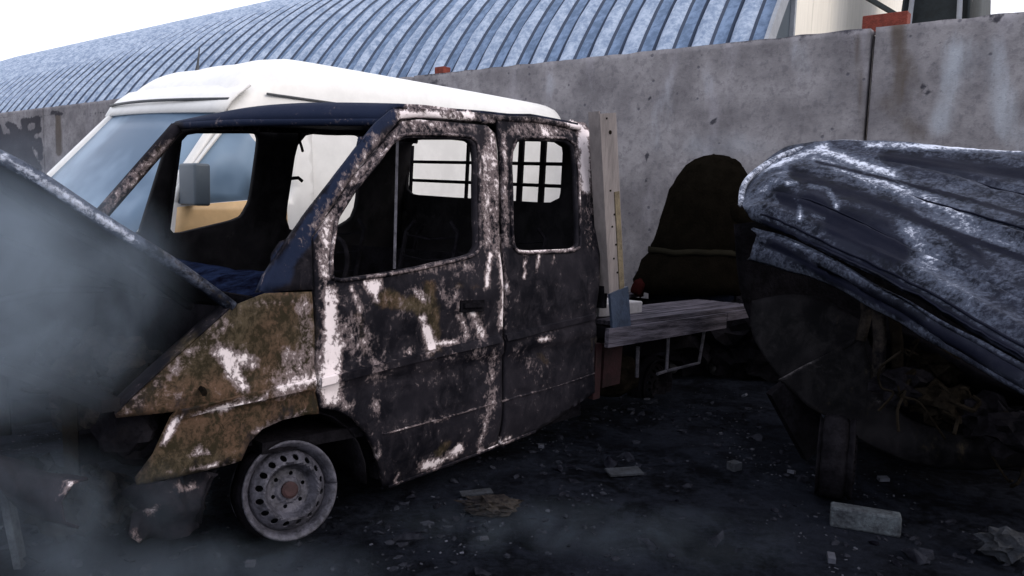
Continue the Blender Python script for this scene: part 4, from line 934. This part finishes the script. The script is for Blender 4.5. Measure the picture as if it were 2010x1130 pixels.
for (y, xl, xr, dp) in ((545, 1282, 1450, .22), (580, 1272, 1450, .23), (610, 1272, 1448, .22), (640, 1275, 1446, .2)):
    c_ = Q((xl+xr)/2, y); r_ = (xr-xl)/2/F*DP
    rows.append([c_+Vector((r_*math.cos(2*math.pi*k/28)*(1+.04*noise.noise(Vector((k*.6, y*.05, 0)))), -dp*math.sin(2*math.pi*k/28), 0)) for k in range(28)])
loft('trousers', rows, MAT['cloth_trousers'], person, .02, closed=True)
hb0 = Q(1360, 632)
for sx in (-1, 1):
    b0 = Vector((hb0.x+.19*sx, hb0.y, hb0.z)); f0 = Vector((hb0.x+.2*sx, hb0.y, .1))
    sleeve('trouser_leg', [b0, (b0+f0)/2+Vector((0, -.03, 0)), f0], [.20, .15, .11], 'cloth_trousers')
    sleeve('boot', [f0+Vector((0, .03, .02)), f0+Vector((0, 0, -.04)), f0+Vector((0, -.2, -.05))], [.075, .075, .055], 'rubber')

# ================================================================== DEBRIS
hp = deep(1440, 680, 7.0)
heap = empty('shade_filler_heap', Matrix.Translation((hp.x, hp.y, 0)), 'added black heap filling the shade between the flatbed end and the collapsed vehicle', 'filler')  # made-up heap, added to fill the dark beyond the bed
for k, (x, y, z, a, b__, c_) in enumerate(((0, 0, .3, .55, .3, .38), (.5, -.1, .35, .5, .35, .42), (-.45, .1, .22, .4, .3, .3), (.95, -.2, .4, .4, .3, .45), (-.9, .3, .2, .35, .25, .3), (-1.35, .6, .2, .35, .25, .3))):
    lump('shade_filler_chunk', (x, y, z), (a, b__, c_), MAT['soot'], heap, 60+k, .5, 4, 4)
def slab(name, px, py, size, rz, mat, label, cat, tilt=0, z=None, group=None, ry=0):
    P = gnd(px, py); o = MB().box((0, 0, 0), size).build(name, mat); bevel(o, min(size)*.12)
    me = o.data
    o.matrix_world = Matrix.Translation((P.x, P.y, (size[2]/2 if z is None else z)+gz(P.x, P.y))) @ Matrix.Rotation(math.radians(rz), 4, 'Z') @ Matrix.Rotation(math.radians(tilt), 4, 'X') @ Matrix.Rotation(math.radians(ry), 4, 'Y')
    return tag(o, label, cat, group)
blk = slab('concrete_block', 1697, 1028, (.31, .09, .10), -22, MAT['block'], 'pale bluish block lying on the ground below the collapsed vehicle', 'block')
slab('bent_strip', 28, 1100, (.03, .06, .36), 10, MAT['block'], 'pale narrow strip standing upright at the bottom left corner', 'metal strip', ry=-8, z=.16)
slab('flat_scrap', 1225, 930, (.20, .09, .012), 15, MAT['scrap'], 'flat grey scrap piece on dark ground right of the truck sill', 'scrap', tilt=6, z=.02)
slab('flat_scrap', 1441, 922, (.07, .06, .05), 35, MAT['scrap'], 'small pale lump on the ground left of the wreck wheel', 'stone')
slab('flat_scrap', 935, 965, (.17, .05, .01), 20, MAT['scrap'], 'thin pale sliver on the ground beneath the truck door sill', 'scrap', tilt=8, z=.015)
o = lump('crumpled_scrap', (0, 0, 0), (.10, .08, .06), MAT['scrap'], None, 91, .8, 3, 5); o.location = gnd(1975, 1090)+Vector((0, 0, .05)); tag(o, 'crumpled pale scrap on the ground at the bottom right corner', 'scrap')
o = lump('crumpled_scrap', (0, 0, 0), (.13, .06, .04), MAT['burnt_lump'], None, 93, .8, 3, 5); o.location = gnd(960, 1000)+Vector((0, 0, .02)); tag(o, 'low dark burnt scrap lying in front of the truck door', 'scrap')
# countless cinders and chips
random.seed(5); bm = bmesh.new()
for k in range(9000):
    x = random.uniform(-3, 4.5); y = random.uniform(2.2, 9.5)
    if random.random() > 1.6*max(0, noise.noise(Vector((x*1.6, y*1.6, 5)))+.05)+.03: continue
    s = random.uniform(.003, .009)*(1+3*(random.random() < .04))
    Mx = Matrix.Translation((x, y, gz(x, y)+s*.3)) @ Matrix.Rotation(random.uniform(0, 6), 4, 'Z') @ Matrix.Rotation(random.uniform(-.6, .6), 4, 'X')
    bmesh.ops.create_cube(bm, size=1, matrix=Mx @ Matrix.Diagonal((s*random.uniform(.8, 2.5), s, s*random.uniform(.2, .8), 1)))
me = bpy.data.meshes.new('cinders'); bm.to_mesh(me); bm.free()
tag(link('cinders', me, simple('cinder', (.05, .055, .075), .8, .9, 3, c2=(.006, .006, .01))), kind='stuff')

bm = bmesh.new(); random.seed(21)
for (cx, cy, n_, sp) in ((1330, 810, 90, .35), (900, 1000, 60, .4), (1250, 930, 50, .5), (1560, 900, 40, .25), (1850, 1060, 60, .35), (700, 1060, 40, .3), (1130, 1060, 50, .5), (150, 1060, 50, .35), (1050, 880, 40, .4)):
    c_ = gnd(cx, cy)
    for k in range(n_):
        x, y = c_.x+random.gauss(0, sp), c_.y+random.gauss(0, sp*.7); r_ = random.uniform(.005, .020)*(1+1.2*(random.random() < .08))
        Mx = Matrix.Translation((x, y, gz(x, y)+r_*.2)) @ Matrix.Rotation(random.uniform(0, 6), 4, 'Z') @ Matrix.Rotation(random.uniform(-.5, .5), 4, 'X') @ Matrix.Diagonal((r_*random.uniform(.8, 2.4), r_, r_*random.uniform(.3, .9), 1))
        g = bmesh.ops.create_icosphere(bm, subdivisions=1, radius=1, matrix=Mx)
        for v in g['verts']: v.co += noise.noise_vector(v.co*60)*r_*.6
me = bpy.data.meshes.new('rubble'); bm.to_mesh(me); bm.free()
tag(link('rubble', me, simple('rubble', (.022, .024, .032), .95, .9, 5, bump=.8, c2=(.003, .003, .005), spec=0)), kind='stuff')

# ================================================================== SMOKE
def smoke(name, c, size, dens, seed, yaw=0):
    bm = bmesh.new(); bmesh.ops.create_icosphere(bm, subdivisions=3, radius=1)
    me = bpy.data.meshes.new(name); bm.to_mesh(me); bm.free()
    m = bpy.data.materials.new(name); m.use_nodes = True; t = m.node_tree; t.nodes.remove(t.nodes['Principled BSDF'])
    pv = t.nodes.new('ShaderNodeVolumePrincipled'); t.links.new(pv.outputs[0], t.nodes['Material Output'].inputs['Volume'])
    pv.inputs['Color'].default_value = (.66, .81, 1, 1); pv.inputs['Anisotropy'].default_value = .2
    tc = N(t, 'ShaderNodeTexCoord'); ln = N(t, 'ShaderNodeVectorMath', operation='LENGTH'); t.links.new(tc.outputs['Object'], ln.inputs[0])
    fall = step_(t, math_(t, 'SUBTRACT', 1.0, ln.outputs['Value']), 0, .75)
    n_ = noise_(t, 2.3, 5, .6, (1, 1, .8), world=True, off=seed, dist=1.4)
    dn = math_(t, 'MULTIPLY', math_(t, 'MULTIPLY', fall, step_(t, n_, .36, .68)), dens)
    t.links.new(dn, pv.inputs['Density'])
    o = link(name, me, m); o.location = c; o.scale = size; o.rotation_euler = (0, 0, yaw)
    return tag(o, kind='stuff')
smoke('smoke', deep(-90, 560, 2.5), (.80, .55, .60), 3.0, 1)
smoke('smoke', deep(60, 1000, 2.6)+Vector((0, 0, 0)), (.7, .4, .28), .7, 4)
smoke('smoke', deep(350, 1120, 2.7), (1.0, .35, .13), .8, 8)
smoke('smoke', deep(1400, 285, 7.75), (.9, .35, .2), .5, 12)
smoke('smoke', deep(1150, 1060, 3.3), (1.3, .5, .14), .5, 17)
